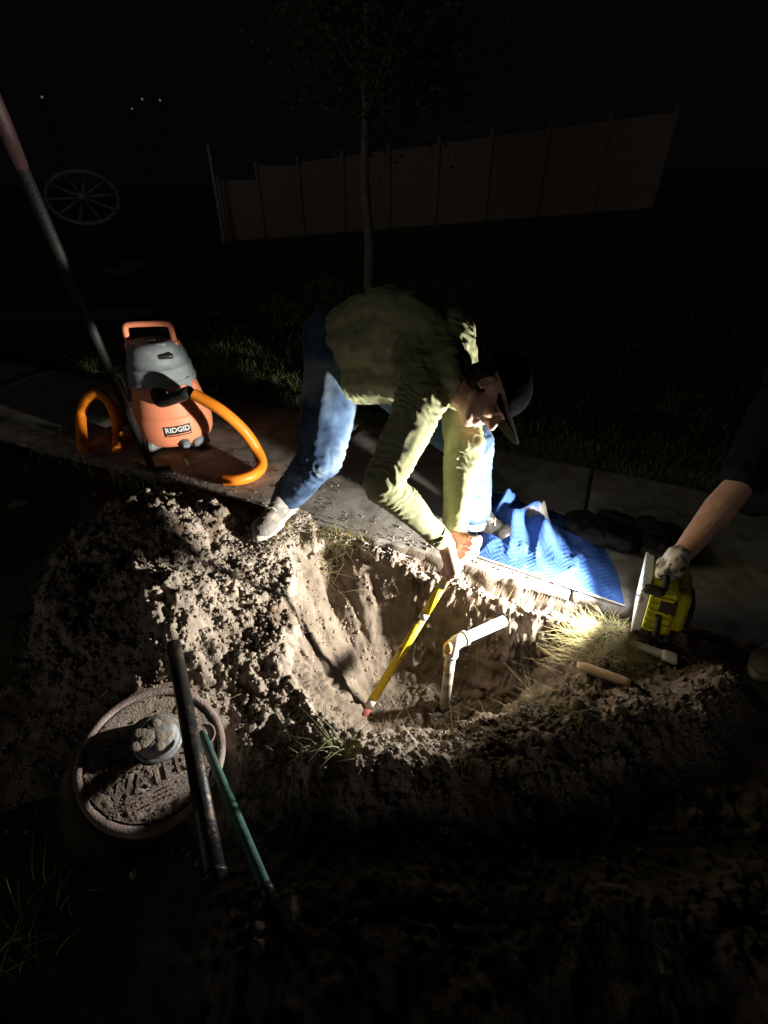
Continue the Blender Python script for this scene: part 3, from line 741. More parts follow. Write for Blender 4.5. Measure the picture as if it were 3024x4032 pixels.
# hood bunched round the neck
nk = P1['neck'].lerp(P1['head'], .25)
for a in np.linspace(0, 2 * math.pi, 14)[:-1]:
    S.append(ellip(nk + (hr * math.cos(a) * .082 + hf * math.sin(a) * .075) - hu * (.015 + .02 * math.sin(a)), (.034, .034, .034), None, 10))
S.append(ellip(P1['neck'].lerp(P1['chest'], .35) - hf * .075, (.09, .075, .06)))
grow('hoodie', S, M['hoodie'], man, .0055, 5, bone_folds([(P1['shR'], P1['elR'], 1.0), (P1['elR'], P1['wrR'], 1.0), (P1['shL'], P1['elL'], .45), (P1['elL'], P1['wrL'], .7), (P1['pel'], P1['spine'], .25), (P1['spine'], P1['chest'], .2), (P1['chest'], P1['neck'], .3)], .0095, .030, 3, .009))
part('cuff', tube([P1['elR'].lerp(P1['wrR'], .80), P1['elR'].lerp(P1['wrR'], .95)], [.044, .039], 20), M['hoodie'], man)
# jeans
S = [capsule(P1['pel'] + Vector((-.02, .02, .01)), P1['hipR'], .15, .135), capsule(P1['pel'], P1['hipL'], .15, .13), capsule(P1['hipR'], P1['kneeR'], .132, .10), capsule(P1['hipL'], P1['kneeL'], .125, .095),
     capsule(P1['kneeR'], P1['ankR'] + Vector((-.005, .0, .0)), .098, .074), capsule(P1['kneeL'], P1['ankL'] + Vector((0, 0, .0)), .092, .078)]
grow('jeans', S, M['jeans'], man, .0075, 5, bone_folds([(P1['hipR'], P1['kneeR'], .6), (P1['kneeR'], P1['ankR'], .9), (P1['hipL'], P1['kneeL'], .6), (P1['kneeL'], P1['ankL'], .6)], .007, .07, 13, .007))
part('hem', tube([P1['ankL'] + Vector((0, 0, -.045)), P1['ankL'] + Vector((-.002, -.004, -.012))], [.081, .079], 24), M['denim_stitch'], man)
# cap and hair
S = [ellip(P1['head'] - hf * .014 + hu * .050, (.086, .108, .092), (hr, hf, hu))]
def cut_cap(co, no):
    rel = co - np.array(P1['head']); h = rel @ np.array(hu); lim = .038
    mv = np.clip(lim - h, 0, None); return co + np.outer(mv, np.array(hu))
cap = grow('cap', S, M['cap'], man, .006, 2, cut_cap)
V, F = [], []
for j in range(9):
    for i in range(15):
        a = R(-68 + 136 * i / 14); rr = .098 + .085 * j / 8; dz = .040 - .010 * (j / 8) - .022 * math.sin(a) ** 2 * (1 + .4 * j / 8)
        V.append(P1['head'] + hr * (math.sin(a) * (.078 + .018 * j / 8)) + hf * (math.cos(a) * (rr - .02 * (1 - math.cos(a))) * 1.0) + hu * dz)
nv = len(V); V += [v - hu * .004 for v in V]
F = [(j * 15 + i, j * 15 + i + 1, (j + 1) * 15 + i + 1, (j + 1) * 15 + i) for j in range(8) for i in range(14)]
F += [tuple(nv + q for q in f[::-1]) for f in F]
bd = [i for i in range(15)] + [j * 15 + 14 for j in range(1, 9)] + [8 * 15 + i for i in range(13, -1, -1)] + [j * 15 for j in range(7, 0, -1)]
F += [(bd[(k + 1) % len(bd)], bd[k], nv + bd[k], nv + bd[(k + 1) % len(bd)]) for k in range(len(bd))]
part('brim', (V, F), M['brim'], cap)
S = [ellip(P1['head'] - hf * .040 + hu * .004, (.079, .074, .078), (hr, hf, hu)), capsule(P1['head'] - hf * .05 - hu * .05, P1['head'] - hf * .055 - hu * .08, .045, .03)]
grow('hair', S, M['hair'], man, .005, 2, lambda co, no: co + no * (.004 * fbm(co * 60, 3, 5))[:, None])
part('sock', tube([heelR.lerp(toeR, .22) + Vector((0, 0, .06)), P1['ankR'] + Vector((0, 0, .07))], [.047, .05], 16), M['black'], man)
shoe(man, toeR, heelR, None, M['shoe'], .057); shoe(man, toeL, heelL, None, M['blackshoe'])

# -- the helper crouching at the right, mostly outside the picture
Q = dict(wr=D(2650, 2225, 1.30), el=D(2935, 1880, 1.47), sh=D(3130, 1500, 1.62), chest=Vector((1.78, 1.72, .72)), pel=Vector((2.02, 1.72, .36)), neck=Vector((1.70, 1.62, 1.0)), head=Vector((1.66, 1.55, 1.14)),
         shF=Vector((1.82, 1.48, .92)), elF=Vector((1.82, 1.20, .72)), wrF=Vector((1.72, 1.10, .50)),
         hipA=Vector((2.08, 1.84, .35)), kneeA=Vector((1.86, 2.02, .10)), ankA=Vector((2.24, 2.04, .10)), hipB=Vector((1.98, 1.60, .34)), kneeB=Vector((1.66, 1.34, .50)), ankB=Vector((1.52, 1.22, .13)))
toeB, heelB = G(2965, 2665, .0), G(3140, 2520, .0)
for q in (toeB, heelB): q.z = .0
Q['ankB'] = Vector((heelB.x - .03, heelB.y - .03, .13))
helper = thing('person', 'person in black crouching at the right edge, gloved hand on the light', 'person')
qu = Vector((-.12, -.1, 1)).normalized(); qf = Vector((-.85, -.3, -.25)); qf = (qf - qu * qf.dot(qu)).normalized(); qr = qf.cross(qu)
hm = LC + LM @ Vector((0, sgn * .05, .142)); haxis = (LM.to_3x3() @ Vector((1, 0, 0))).normalized()
S = head_solids(Q['head'], qr, qf, qu)
S += [capsule(Q['head'] - qu * .06, Q['neck'], .056, .06), capsule(Q['neck'], Q['chest'], .07, .12), capsule(Q['chest'], Q['pel'], .12, .12), capsule(Q['chest'], Q['sh'], .07, .06), capsule(Q['chest'], Q['shF'], .07, .06),
      capsule(Q['sh'], Q['el'], .056, .046), capsule(Q['el'], Q['el'].lerp(Q['wr'], .35), .046, .054), capsule(Q['el'].lerp(Q['wr'], .35), Q['wr'], .054, .031), capsule(Q['shF'], Q['elF'], .05, .042), capsule(Q['elF'], Q['wrF'], .045, .03)]
for k in 'AB': S += [capsule(Q['pel'], Q['hip' + k], .11, .08), capsule(Q['hip' + k], Q['knee' + k], .08, .055), capsule(Q['knee' + k], Q['ank' + k], .055, .036)]
S += grip_hand(hm, haxis, Q['wr'] - hm + Vector((0, 0, .03)), Q['wr'], .012, 1, .98)
S += grip_hand(Q['kneeB'] + Vector((0, -.03, .05)), Vector((0, 1, 0)), Vector((.1, 0, .3)), Q['wrF'], .03, 1, 1.0)
grow('body', S, M['skin'], helper, .0046, 3)
S = grip_hand(hm, haxis, Q['wr'] - hm + Vector((0, 0, .03)), Q['wr'], .012, 1, 1.12, 1.05, 1.35)
S.append(capsule(Q['wr'].lerp(hm, .15), Q['wr'].lerp(Q['el'], .06), .038, .040))
grow('glove', S, M['glove'], helper, .0042, 2, lambda co, no: co + no * (.003 * fbm(co * 45, 3, 15))[:, None])
S = [capsule(Q['chest'], Q['pel'] + Vector((0, 0, .06)), .165, .165), capsule(Q['chest'], Q['neck'] - Vector((0, 0, .07)), .15, .1), capsule(Q['sh'], Q['chest'], .095, .14), capsule(Q['shF'], Q['chest'], .09, .14),
     capsule(Q['sh'], Q['el'].lerp(Q['sh'], .06), .092, .082), capsule(Q['shF'], Q['shF'].lerp(Q['elF'], .6), .085, .075)]
grow('shirt', S, M['black'], helper, .009, 4, bone_folds([(Q['sh'], Q['el'], .6), (Q['chest'], Q['pel'], .4)], .006, .06, 33, .006))
S = [capsule(Q['pel'], Q['hipA'], .15, .13), capsule(Q['pel'], Q['hipB'], .15, .13)]
for k in 'AB': S += [capsule(Q['hip' + k], Q['knee' + k], .12, .092), capsule(Q['knee' + k], Q['ank' + k] + Vector((0, 0, .05)), .09, .07)]
grow('trousers', S, M['darkpants'], helper, .009, 4, bone_folds([(Q['hip' + k], Q['knee' + k], .6) for k in 'AB'] + [(Q['knee' + k], Q['ank' + k], .8) for k in 'AB'], .006, .07, 43, .006))
S = [ellip(Q['head'] - qf * .025 + qu * .045, (.083, .098, .088), (qr, qf, qu))]
grow('hair', S, M['hair'], helper, .006, 2, lambda co, no: co + no * (.004 * fbm(co * 60, 3, 5))[:, None])
shoe(helper, toeB, heelB, None, M['boot']); shoe(helper, Vector((2.46, 2.05, .03)), Vector((2.20, 2.04, .03)), None, M['boot'])

# ------------------------------------------------------------------ shop vacuum
vp = G(708, 1732, .03)
vac = thing('shop_vacuum', 'orange and grey shop vacuum standing on the sidewalk with its hose', 'vacuum', None, (vp.x, vp.y, .03), R(0))
pr_ = [(.165, .045), (.185, .055), (.197, .085), (.203, .13), (.204, .185), (.198, .225), (.196, .232), (.193, .236), (.190, .245), (.182, .29), (.168, .36), (.158, .405)]
VK = 1.12
part('drum', lathe([(a * VK, b) for a, b in pr_], 56), M['orange'], vac)
hp_ = [(.160, .400), (.168, .404), (.170, .425), (.166, .432), (.163, .44), (.158, .49), (.160, .496), (.159, .504), (.150, .51), (.146, .545), (.147, .552), (.140, .565), (.132, .60), (.118, .628), (.09, .64)]
hd_ = part('motor_head', lathe([(a * VK, b) for a, b in hp_], 56), M['vacgrey'], vac)
part('vent', box(.06, -.143, .575, .08, .03, .028, Matrix.Rotation(R(18), 4, 'Z'), .006), M['vacblack'], hd_)
part('switch', box(.01, -.07, .648, .05, .03, .02, Matrix.Rotation(R(10), 4, 'Z'), .005), M['vacblack'], hd_)
part('switch_plate', box(.05, -.10, .632, .06, .04, .02, Matrix.Rotation(R(15), 4, 'Z'), .006), M['vacgrey'], hd_)
hl = [(-.12, -.03, .585), (-.127, -.03, .66), (-.118, -.028, .712), (-.085, -.024, .722), (.0, -.016, .724), (.085, -.006, .722), (.115, .0, .712), (.122, .0, .66), (.115, .0, .585)]
V, F = tube(spline(hl, 5), .0165, 14); part('carry_handle', (V, F), M['orange'], vac)
part('handle_base', box(-.122, -.03, .60, .05, .06, .07, None, .012), M['orange'], vac, False); part('handle_base', box(.118, .0, .60, .05, .06, .07, None, .012), M['orange'], vac, False)
for a, nm in ((-122, 1), (-32, 1), (58, 1), (148, 1)):
    Mx = Matrix.Rotation(R(a), 4, 'Z')
    ft = part('caster_foot', merge(box(.178 * VK, 0, .055, .085, .115, .062, Mx, .012, .86)), M['vacgrey'], vac, False)
    part('caster', tube([Mx @ Vector((.19 * VK, -.014, .021)), Mx @ Vector((.19 * VK, .014, .021))], .022, 16), M['vacblack'], ft)
def onto_drum(V, rad, a0, zc, bulge=0.0):     # bends flat lettering round the drum
    out = []
    for v in V:
        a = a0 + v[0] / rad; rr = rad + v[2] + bulge
        out.append(Vector((rr * math.cos(a), rr * math.sin(a), zc + v[1])))
    return out
AL = R(-64)
def strip(x0, x1, z0, z1, dep, n=16):
    V = []; F = []
    for i in range(n + 1):
        x = x0 + (x1 - x0) * i / n
        V += [(x, z0, 0), (x, z1, 0), (x, z0, dep), (x, z1, dep)]
    for i in range(n):
        b = i * 4; F += [(b + 2, b + 6, b + 7, b + 3), (b, b + 2, b + 3, b + 1)[::-1] if False else (b + 1, b + 3, b + 7, b + 5), (b, b + 4, b + 6, b + 2)]
    F += [(0, 2, 3, 1), (n * 4, n * 4 + 1, n * 4 + 3, n * 4 + 2)]
    return V, F
sv, sf = strip(-.075, .075, -.031, .031, .0035)
lab = part('name_plate', (onto_drum(sv, .2045 * VK, AL, .163), sf), M['vacblack'], vac, False)
sv, sf = strip(-.066, .07, -.0235, -.0185, .0048); part('orange_stripe', (onto_drum(sv, .2045 * VK, AL, .163), sf), M['orange'], lab, False)
tv, tf = text_mesh('RIDGID', .040, .0004, .0009, 1.02); tv = [Vector((v[0] * 1.02, v[1] * 1.1 + .008, v[2] + .0044)) for v in tv]
part('lettering', (onto_drum(tv, .2045 * VK, AL, .163), tf), M['white'], lab, False)
da = R(-58); dx = Vector((math.cos(da), math.sin(da), 0)); dq = dx * .196 * VK + Vector((0, 0, .075))
dc = part('drain_cap', merge(tube([dq, dq + dx * .02], .028, 20), tube([dq + dx * .02, dq + dx * .034], [.024, .022], 12)), M['vacgrey'], vac)
part('drain_grip', box(0, 0, 0, .008, .04, .012, Matrix.Translation(dq + dx * .038) @ Matrix.Rotation(da, 4, 'Z')), M['vacgrey'], dc, False)
# hose: port, cuff, ribbed hose that drops to the ground and curls back
pa = R(-80); pd = Vector((math.cos(pa), math.sin(pa), 0)); pq = pd * .160 * VK + Vector((0, 0, .372))
h0 = vp
hpts = [pq, pq + pd * .05 + Vector((.03, 0, -.012)), D(760, 1550, 2.50) - h0, D(870, 1615, 2.47) - h0, D(955, 1690, 2.47) - h0, D(1008, 1765, 2.48) - h0, Vector((0, 0, 0)) + G(1030, 1828, .075) - h0, G(1000, 1868, .068) - h0, G(945, 1888, .068) - h0, G(880, 1890, .066) - h0]
for q in hpts[6:]: pass
part('hose_port', merge(tube([pd * .15 * VK + Vector((0, 0, .378)), pq + pd * .035 + Vector((.012, 0, -.004))], [.045, .042], 20)), M['vacblack'], vac)
part('hose_cuff', tube(spline([pq + pd * .02, pq + pd * .055 + Vector((.03, 0, -.015)), hpts[2] - (hpts[3] - hpts[2]) * .1], 6), [.036] * 4 + [.0345] * 9, 20), M['vacblack'], vac)
def ribbed(pts, r_, step=.0062):
    sp = spline(pts, 24); out = [sp[0]]; acc = 0
    for a, b in zip(sp, sp[1:]):
        L_ = (b - a).length; t = step - acc
        while t <= L_: out.append(a + (b - a) * (t / L_)); t += step
        acc = L_ - (t - step)
    return tube(out, [r_ + (.0026 if i % 2 else -.0026) for i in range(len(out))], 16)
part('hose', ribbed(hpts[2:], .031), M['hose'], vac)
lp = [G(462, 1775, .04), D(462, 1720, 2.87), D(456, 1650, 2.86), D(428, 1580, 2.86), D(385, 1552, 2.86), D(345, 1572, 2.87), D(320, 1640, 2.88), G(326, 1775, .05)]
part('hose', ribbed([q - h0 for q in lp], .029), M['hose'], vac)
for la in (-150, -20, 75):
    Mx = Matrix.Rotation(R(la), 4, 'Z')
    part('latch', box(.183, 0, .405, .018, .036, .07, Mx, .005), M['vacgrey'], vac, False)
part('accessory_clip', merge(tube([(-.17, .02, .35), (-.235, .0, .35)], .012, 10), tube([(-.235, 0, .30), (-.235, 0, .42)], .014, 10)), M['vacgrey'], vac)

# ------------------------------------------------------------------ shovel at left
sb = at_ground(622, 1895); st = D(-60, 330, 1.15)
shv = thing('shovel', 'long handled shovel with a faded red grip stuck upright beside the vacuum', 'shovel', None, sb)
sdv = (st - sb); sl = sdv.length; sdv.normalize()
part('shaft', tube([sdv * .30, sdv * (sl * .93)], [.0175, .0145], 14), M['shovel_wood'], shv)
part('grip', tube([sdv * (sl * .93), sdv * (sl * .97), sdv * (sl * 1.12)], [.0150, .018, .018], 14), M['shovel_pink'], shv)
sx_ = Vector((1, -.25, 0)).normalized(); sy_ = sdv.cross(sx_).normalized()
V, F = [], []
for j in range(8):
    for i in range(7):
        u = -1 + 2 * i / 6; tt_ = j / 7
        hw = .115 * (math.sin(min(1, .25 + tt_ * 1.1) * math.pi / 2)) * (1 if tt_ < .8 else 1 - (tt_ - .8) * .25)
        V.append(sx_ * u * hw + sdv * (-.06 + .32 * tt_) + sy_ * (.022 * u * u))
nv = len(V); V += [v - sy_ * .003 for v in V]
F = [(j * 7 + i, j * 7 + i + 1, (j + 1) * 7 + i + 1, (j + 1) * 7 + i) for j in range(7) for i in range(6)]; F += [tuple(nv + q for q in f[::-1]) for f in F]
bd = [i for i in range(7)] + [j * 7 + 6 for j in range(1, 8)] + [49 + i for i in range(5, -1, -1)] + [j * 7 for j in range(6, 0, -1)]
F += [(bd[(k + 1) % len(bd)], bd[k], nv + bd[k], nv + bd[(k + 1) % len(bd)]) for k in range(len(bd))]
part('blade', (V, F), M['steel'], shv)
part('socket', tube([sdv * .2, sdv * .40], [.012, .0215], 14), M['steel'], shv)

# ------------------------------------------------------------------ meter lid
lid = thing('meter_lid', 'round rusty iron meter lid smeared with soil at lower left', 'meter lid', None, (LID[0], LID[1], .040), 0)
lid.rotation_euler = (R(11), R(17), 0)
rr = LID_R
pV, pF, nr_, na_ = [Vector((0, 0, .0215))], [], 44, 120
for i in range(1, nr_ + 1):
    for k in range(na_):
        a = 2 * math.pi * k / na_; pV.append(Vector(((rr - .029) * i / nr_ * math.cos(a), (rr - .029) * i / nr_ * math.sin(a), .0215)))
pa_ = np.array([tuple(v) for v in pV]); cake = sstep(.05, -.10, pa_[:, 1] + .25 * pa_[:, 0] + .05 * vnoise(pa_ * 18, 3))
pa_[:, 2] += .0012 * fbm(pa_ * 60, 3, 71) + cake * (.0035 * clods(pa_[:, 0] + .004 * vnoise(pa_ * 120, 4), pa_[:, 1], .013, 72) + .003 * fbm(pa_ * 45, 4, 73) + .001)
pF = [(0, 1 + k, 1 + (k + 1) % na_) for k in range(na_)] + [(1 + i * na_ + k, 1 + (i + 1) * na_ + k, 1 + (i + 1) * na_ + (k + 1) % na_, 1 + i * na_ + (k + 1) % na_) for i in range(nr_ - 1) for k in range(na_)]
part('plate', (pa_, pF), M['lidtop'], lid)
part('plate_body', lathe([(rr - .03, -.02), (rr - .03, .017), (.001, .017)], 48), M['iron'], lid)
part('rim', (lambda vf: vf)(( [Vector((r_ * math.cos(2 * math.pi * k / 72), r_ * math.sin(2 * math.pi * k / 72), z)) for (r_, z) in ((rr, -.03), (rr, .02), (rr - .005, .0275), (rr - .018, .0275), (rr - .024, .022), (rr - .028, .0)) for k in range(72)],
     [(i * 72 + k, i * 72 + (k + 1) % 72, (i + 1) * 72 + (k + 1) % 72, (i + 1) * 72 + k) for i in range(5) for k in range(72)])), M['iron'], lid)
tc_ = Vector((-.005, .045, .0215))
ra = part('radio_puck', lathe([(.060, .0), (.060, .008), (.057, .012), (.055, .014), (.053, .034), (.047, .044), (.037, .050), (.001, .052)], 40, Matrix.Translation(tc_)), M['zinc'], lid)
part('puck_flange', lathe([(.070, -.0005), (.070, .006), (.061, .0085)], 40, Matrix.Translation(tc_)), M['zinc'], ra)
dm = [ellip(tc_ + Vector((.0 + random.gauss(-.012, .022), random.gauss(-.012, .018), .049)), (.016, .014, .005), None, 8) for _ in range(14)]
part('caked_soil', merge(*dm), M['soil'], ra)
bc = Vector((.118, .075, .0215))
part('bolt_boss', lathe([(.036, 0), (.036, .007), (.031, .009), (.029, .004), (.001, .003)], 28, Matrix.Translation(bc)), M['iron'], lid)
part('bolt', lathe([(.013, .0), (.013, .014), (.010, .017), (.001, .017)], 5, Matrix.Translation(bc)), M['zinc'], lid)
tv, tf = text_mesh('WATER', .066, .0028, .001, 1.02)
RM = Matrix.Translation((.012, -.062, .024)) @ Matrix.Rotation(R(34), 4, 'Z')
part('lettering', ([RM @ Vector((v[0] * .92, v[1], v[2])) for v in tv], tf), M['iron'], lid, False)
for ch, (x, y), an in (('D', (.028, .135), -8), ('O', (.062, .122), -22), ('O', (.075, .082), -30), ('C', (.083, .048), -40)):
    tv, tf = text_mesh(ch, .032, .003, .0012); RM = Matrix.Translation((x, y, .022)) @ Matrix.Rotation(R(an), 4, 'Z')
    part('lettering', ([RM @ v for v in tv], tf), M['iron'], lid, False)
for k in range(4):
    RM = Matrix.Translation((.0, 0, .0215)) @ Matrix.Rotation(R(34), 4, 'Z')
    part('raised_bar', box(.0, -.115 - .0 * k, .0025, .19 - .03 * (k % 2), .007, .005, RM @ Matrix.Translation((0, -.012 * (k - 2), 0)), .001), M['iron'], lid, False)

# ------------------------------------------------------------------ rods lying at lower left
a_, b_ = at_ground(697, 2575, .03), G(850, 3455, .235)
rod = thing('steel_pipe', 'thick dark steel pipe lying across the edge of the meter lid', 'pipe', None, a_)
dv_ = (b_ - a_); V, F = tube([Vector((0, 0, 0)) - dv_.normalized() * .01, dv_ * .5, dv_], .0225, 24, False); V2, F2 = tube([-dv_.normalized() * .01, dv_ * .5, dv_], .0185, 24, False); n = len(V)
Fm = F + [tuple(i + n for i in q[::-1]) for q in F2] + [(k, n + k, n + (k + 1) % 24, (k + 1) % 24) for k in range(24)] + [(48 + k, 48 + (k + 1) % 24, n + 48 + (k + 1) % 24, n + 48 + k) for k in range(24)]
part('tube', (V + V2, Fm), M['steel'], rod)
part('collar', tube([dv_ * .985, dv_ * 1.0], .0245, 24), M['steel'], rod)
a2, b2 = G(820, 2950, .10), G(1056, 3515, .20)
rod2 = thing('green_rod', 'thin green painted rod lying beneath the dark steel pipe', 'rod', None, a2)
d2 = b2 - a2
part('rod', tube([d2 * -.15, d2 * .5, d2 * .985, d2], [.0125, .0125, .0125, .010], 16), M['green'], rod2)
part('end_cap', tube([d2 * .965, d2 * 1.004], .0138, 16), M['steel'], rod2)

# ------------------------------------------------------------------ trowel
ta, tb2 = at_ground(2262, 2650, .045), at_ground(2470, 2722, .042)
trw = thing('hand_trowel', 'hand trowel with a pale wooden handle on the soil near the light', 'trowel', None, ta)
dd = tb2 - ta; sp = [dd * t for t in np.linspace(0, 1, 12)]
part('handle', tube(sp, [.009, .0155, .0165, .0165, .0160, .0155, .0150, .0145, .0145, .0145, .0135, .0125], 16), M['wood'], trw)
part('ferrule', tube([dd * .98, dd * 1.05], [.0128, .010], 16), M['steel'], trw)
tg = [dd * 1.03, dd * 1.15 + Vector((0, -.003, -.004)), dd * 1.22 + Vector((0, -.02, -.022)), dd * 1.24 + Vector((.0, -.045, -.038))]
part('tang', tube(spline(tg, 5), .0048, 8), M['steel'], trw)
e_ = dd.normalized(); sdw = Vector((e_.y, -e_.x, 0)).normalized(); q0 = tg[-1] - Vector((0, 0, .003))
V = [q0 - sdw * .045, q0 + e_ * .02 - sdw * .04, q0 + e_ * .15, q0 + e_ * .02 + sdw * .045, q0 + sdw * .045]; V += [v - Vector((0, 0, .003)) for v in V]
F = [(0, 1, 2, 3, 4), (9, 8, 7, 6, 5)] + [(i, 5 + i, 5 + (i + 1) % 5, (i + 1) % 5) for i in range(5)]
part('blade', (V, F), M['steel'], trw, False)

# ------------------------------------------------------------------ blanket and dark bundle on the slab
def blanket():
    nu, nv = 190, 130
    c00, c10, c11, c01 = G(1868, 2215, 0), G(2450, 2414, 0), G(2345, 2085, 0), G(1895, 1945, 0)
    V = np.zeros(((nu + 1) * (nv + 1), 3)); k = 0
    us = np.linspace(0, 1, nu + 1); vs = np.linspace(0, 1, nv + 1); UU, VV = np.meshgrid(us, vs); u, v = UU.ravel(), VV.ravel()
    a = np.outer(1 - u, np.array(c00)) + np.outer(u, np.array(c10)); b = np.outer(1 - u, np.array(c01)) + np.outer(u, np.array(c11))
    p = a * (1 - v)[:, None] + b * v[:, None]
    wob = np.stack([fbm(np.stack([u * 3, v * 3, u * 0], 1), 2, 5), fbm(np.stack([u * 3, v * 3, u * 0 + 9], 1), 2, 6), u * 0], 1)
    p += wob * .02 * np.clip(v * 4, 0, 1)[:, None]
    e = np.minimum(np.minimum(u, 1 - u) * .8, np.minimum(v, 1 - v) * .5) * 1.0
    edge = sstep(.0, .14, e)
    fold = lambda q, c, w_: np.exp(-((q - c) / w_) ** 2)
    wp = u + .10 * fbm(np.stack([u * 2.5, v * 2.5, u * 0], 1), 2, 15)
    h = .075 * fold(wp - .22 * (v - .3), .10, .075) * sstep(-.05, .3, v) * sstep(1.1, .6, v)
    h = h + .07 * fold(wp - .30 * (v - .5), .36, .07) * sstep(.1, .5, v) + .055 * fold(wp + .35 * (v - .5), .55, .09) * sstep(.0, .45, v)
    h = h + .045 * fold(wp - .2 * v, .74, .08) * sstep(.0, .35, v) + .04 * fold(v + .25 * wp, .62, .12)
    h = h * sstep(1.0, .72, v)
    q2 = np.stack([u * 4.5 + .6 * v, v * 3.2, u * 0], 1)
    h = h * (1 - .75 * sstep(.45, .68, u))
    h = h * (.75 + .5 * np.clip(fbm(q2, 2, 35) + .4, 0, 1)) + .020 * (1 - np.abs(fbm(q2 * 1.2, 1, 45))) ** 1.5 + .014 * np.clip(fbm(q2 * 2.5, 3, 25), 0, 1)
    L_, W_ = .68, .48
    s_, t_ = u * L_, v * W_
    zig = np.abs(((s_ / .085) % 1) - .5) * .085 * .7 + .008 * fbm(np.stack([s_ * 9, t_ * 9, s_ * 0], 1), 2, 65)
    ph = ((t_ + zig) / .019) % 1
    quilt = .0034 * np.sqrt(np.clip(1 - (ph * 2 - 1) ** 2, 0, 1))
    z = .032 + .004 + (h * edge * 1.0) + quilt + .004 * edge
    z = z - .0
    p[:, 2] = z
    w_ = nu + 1; idx = np.arange(w_ * (nv + 1)).reshape(nv + 1, w_)
    Q_ = np.stack([idx[:-1, :-1].ravel(), idx[:-1, 1:].ravel(), idx[1:, 1:].ravel(), idx[1:, :-1].ravel()], 1)
    V2 = p.copy(); V2[:, 2] = np.maximum(p[:, 2] - .006, .0312)
    n = len(p); bd = list(idx[0, :]) + list(idx[1:, -1]) + list(idx[-1, -2::-1]) + list(idx[-2:0:-1, 0])
    side = np.array([(bd[(k + 1) % len(bd)], bd[k], n + bd[k], n + bd[(k + 1) % len(bd)]) for k in range(len(bd))])
    o = bpy.data.objects.new('moving_blanket', mesh('moving_blanket', np.concatenate([p, V2]), np.concatenate([Q_, Q_[:, ::-1] + n, side]), M['blanket']))
    link(o); tag(o, 'rumpled blue quilted moving blanket lying on the sidewalk edge', 'blanket')
    for row in (idx[0, :], idx[:, 0], idx[-1, :]):
        pts = [p[i] + np.array((0, 0, .002)) for i in row[::3]]
        part('binding', tube([Vector(q) for q in pts], .0045, 6), M['binding'], o)
blanket()
def bundle():
    c = G(2440, 2120, .03); S = []
    rs = random.Random(4)
    for i in range(16):
        S.append(ellip((rs.uniform(-.2, .22), rs.uniform(-.1, .11), rs.uniform(.02, .045)), (rs.uniform(.05, .09), rs.uniform(.04, .07), rs.uniform(.025, .05))))
    o = thing('jacket', 'crumpled black jacket lying in shade behind the blue blanket', 'jacket', None, (c.x, c.y, .032), R(-24))
    def wr(co, no):
        d = .014 * (1 - np.abs(fbm(co * np.array((11, 16, 8)), 3, 55))) + .004 * fbm(co * 40, 2, 56)
        co = co + no * d[:, None]; co[:, 2] = np.maximum(co[:, 2], .001); return co
    grow('cloth', S, M['bundle'], o, .008, 4, wr)
    part('sleeve', tube(spline([(.15, -.08, .05), (.24, -.1, .045), (.30, -.04, .035), (.27, .06, .033)], 6), [.04, .042, .043, .04, .038, .04, .036, .035, .036, .034, .033, .034, .032, .032, .031, .03, .03, .03, .03], 14), M['bundle'], o)
bundle()

# ------------------------------------------------------------------ loose soil, stones
ico = [(0, 0, 1), (.894, 0, .447), (.276, .851, .447), (-.724, .526, .447), (-.724, -.526, .447), (.276, -.851, .447), (.724, .526, -.447), (-.276, .851, -.447), (-.894, 0, -.447), (-.276, -.851, -.447), (.724, -.526, -.447), (0, 0, -1)]
icf = [(0, 1, 2), (0, 2, 3), (0, 3, 4), (0, 4, 5), (0, 5, 1), (1, 6, 2), (2, 7, 3), (3, 8, 4), (4, 9, 5), (5, 10, 1), (6, 7, 2), (7, 8, 3), (8, 9, 4), (9, 10, 5), (10, 6, 1), (11, 7, 6), (11, 8, 7), (11, 9, 8), (11, 10, 9), (11, 6, 10)]
ico = np.array(ico); icf = np.array(icf)
def crumbs(name, x, y, z, r, mat, sink=.55):
    n = len(x); V = ico[None] * (1 + .42 * (RNG.random((n, 12, 1)) - .5) * 2) * (r[:, None, None] * (.75 + .5 * RNG.random((n, 1, 3))))
    a = RNG.random(n) * 6.28; ca, sa = np.cos(a)[:, None], np.sin(a)[:, None]
    V = np.stack([V[:, :, 0] * ca - V[:, :, 1] * sa, V[:, :, 0] * sa + V[:, :, 1] * ca, V[:, :, 2]], 2)
    V += np.stack([x, y, z + r * (1 - sink * 2) * .6], 1)[:, None, :]
    F = (icf[None] + (np.arange(n) * 12)[:, None, None]).reshape(-1, 3)
    o = bpy.data.objects.new(name, mesh(name, V.reshape(-1, 3), F, mat, False)); link(o); return o
def scatter(n, fx):
    x = RNG.uniform(-1.65, 1.2, n * 3); y = RNG.uniform(.45, 2.05, n * 3)
    z, dirt, inh = ground_z(x, y); w = (x - S0[0]) * N1[0] + (y - S0[1]) * N1[1]
    keep = (RNG.random(len(x)) < fx(x, y, dirt, np.clip(inh, 0, 1))) & (w < -.005) & (np.hypot(x - LID[0], y - LID[1]) > LID_R + .02)
    k = np.where(keep)[0][:n]; return x[k], y[k], z[k]
x, y, z = scatter(11000, lambda x, y, d, i: d * (1 - .75 * i)); r = .0035 + .006 * RNG.random(len(x)) ** 2
setting(crumbs('soil_crumbs', x, y, z, r, M['soil']), 'stuff')
x, y, z = scatter(260, lambda x, y, d, i: d * (1 - .85 * i) * np.where(x < -.2, 1, .35)); r = .008 + .013 * RNG.random(len(x)) ** 2.2
setting(crumbs('soil_clods', x, y, z, r, M['soil']), 'stuff')
n = 1700; s_ = RNG.uniform(-2.2, .6, n); w_ = .45 * RNG.random(n) ** 1.8 + .02
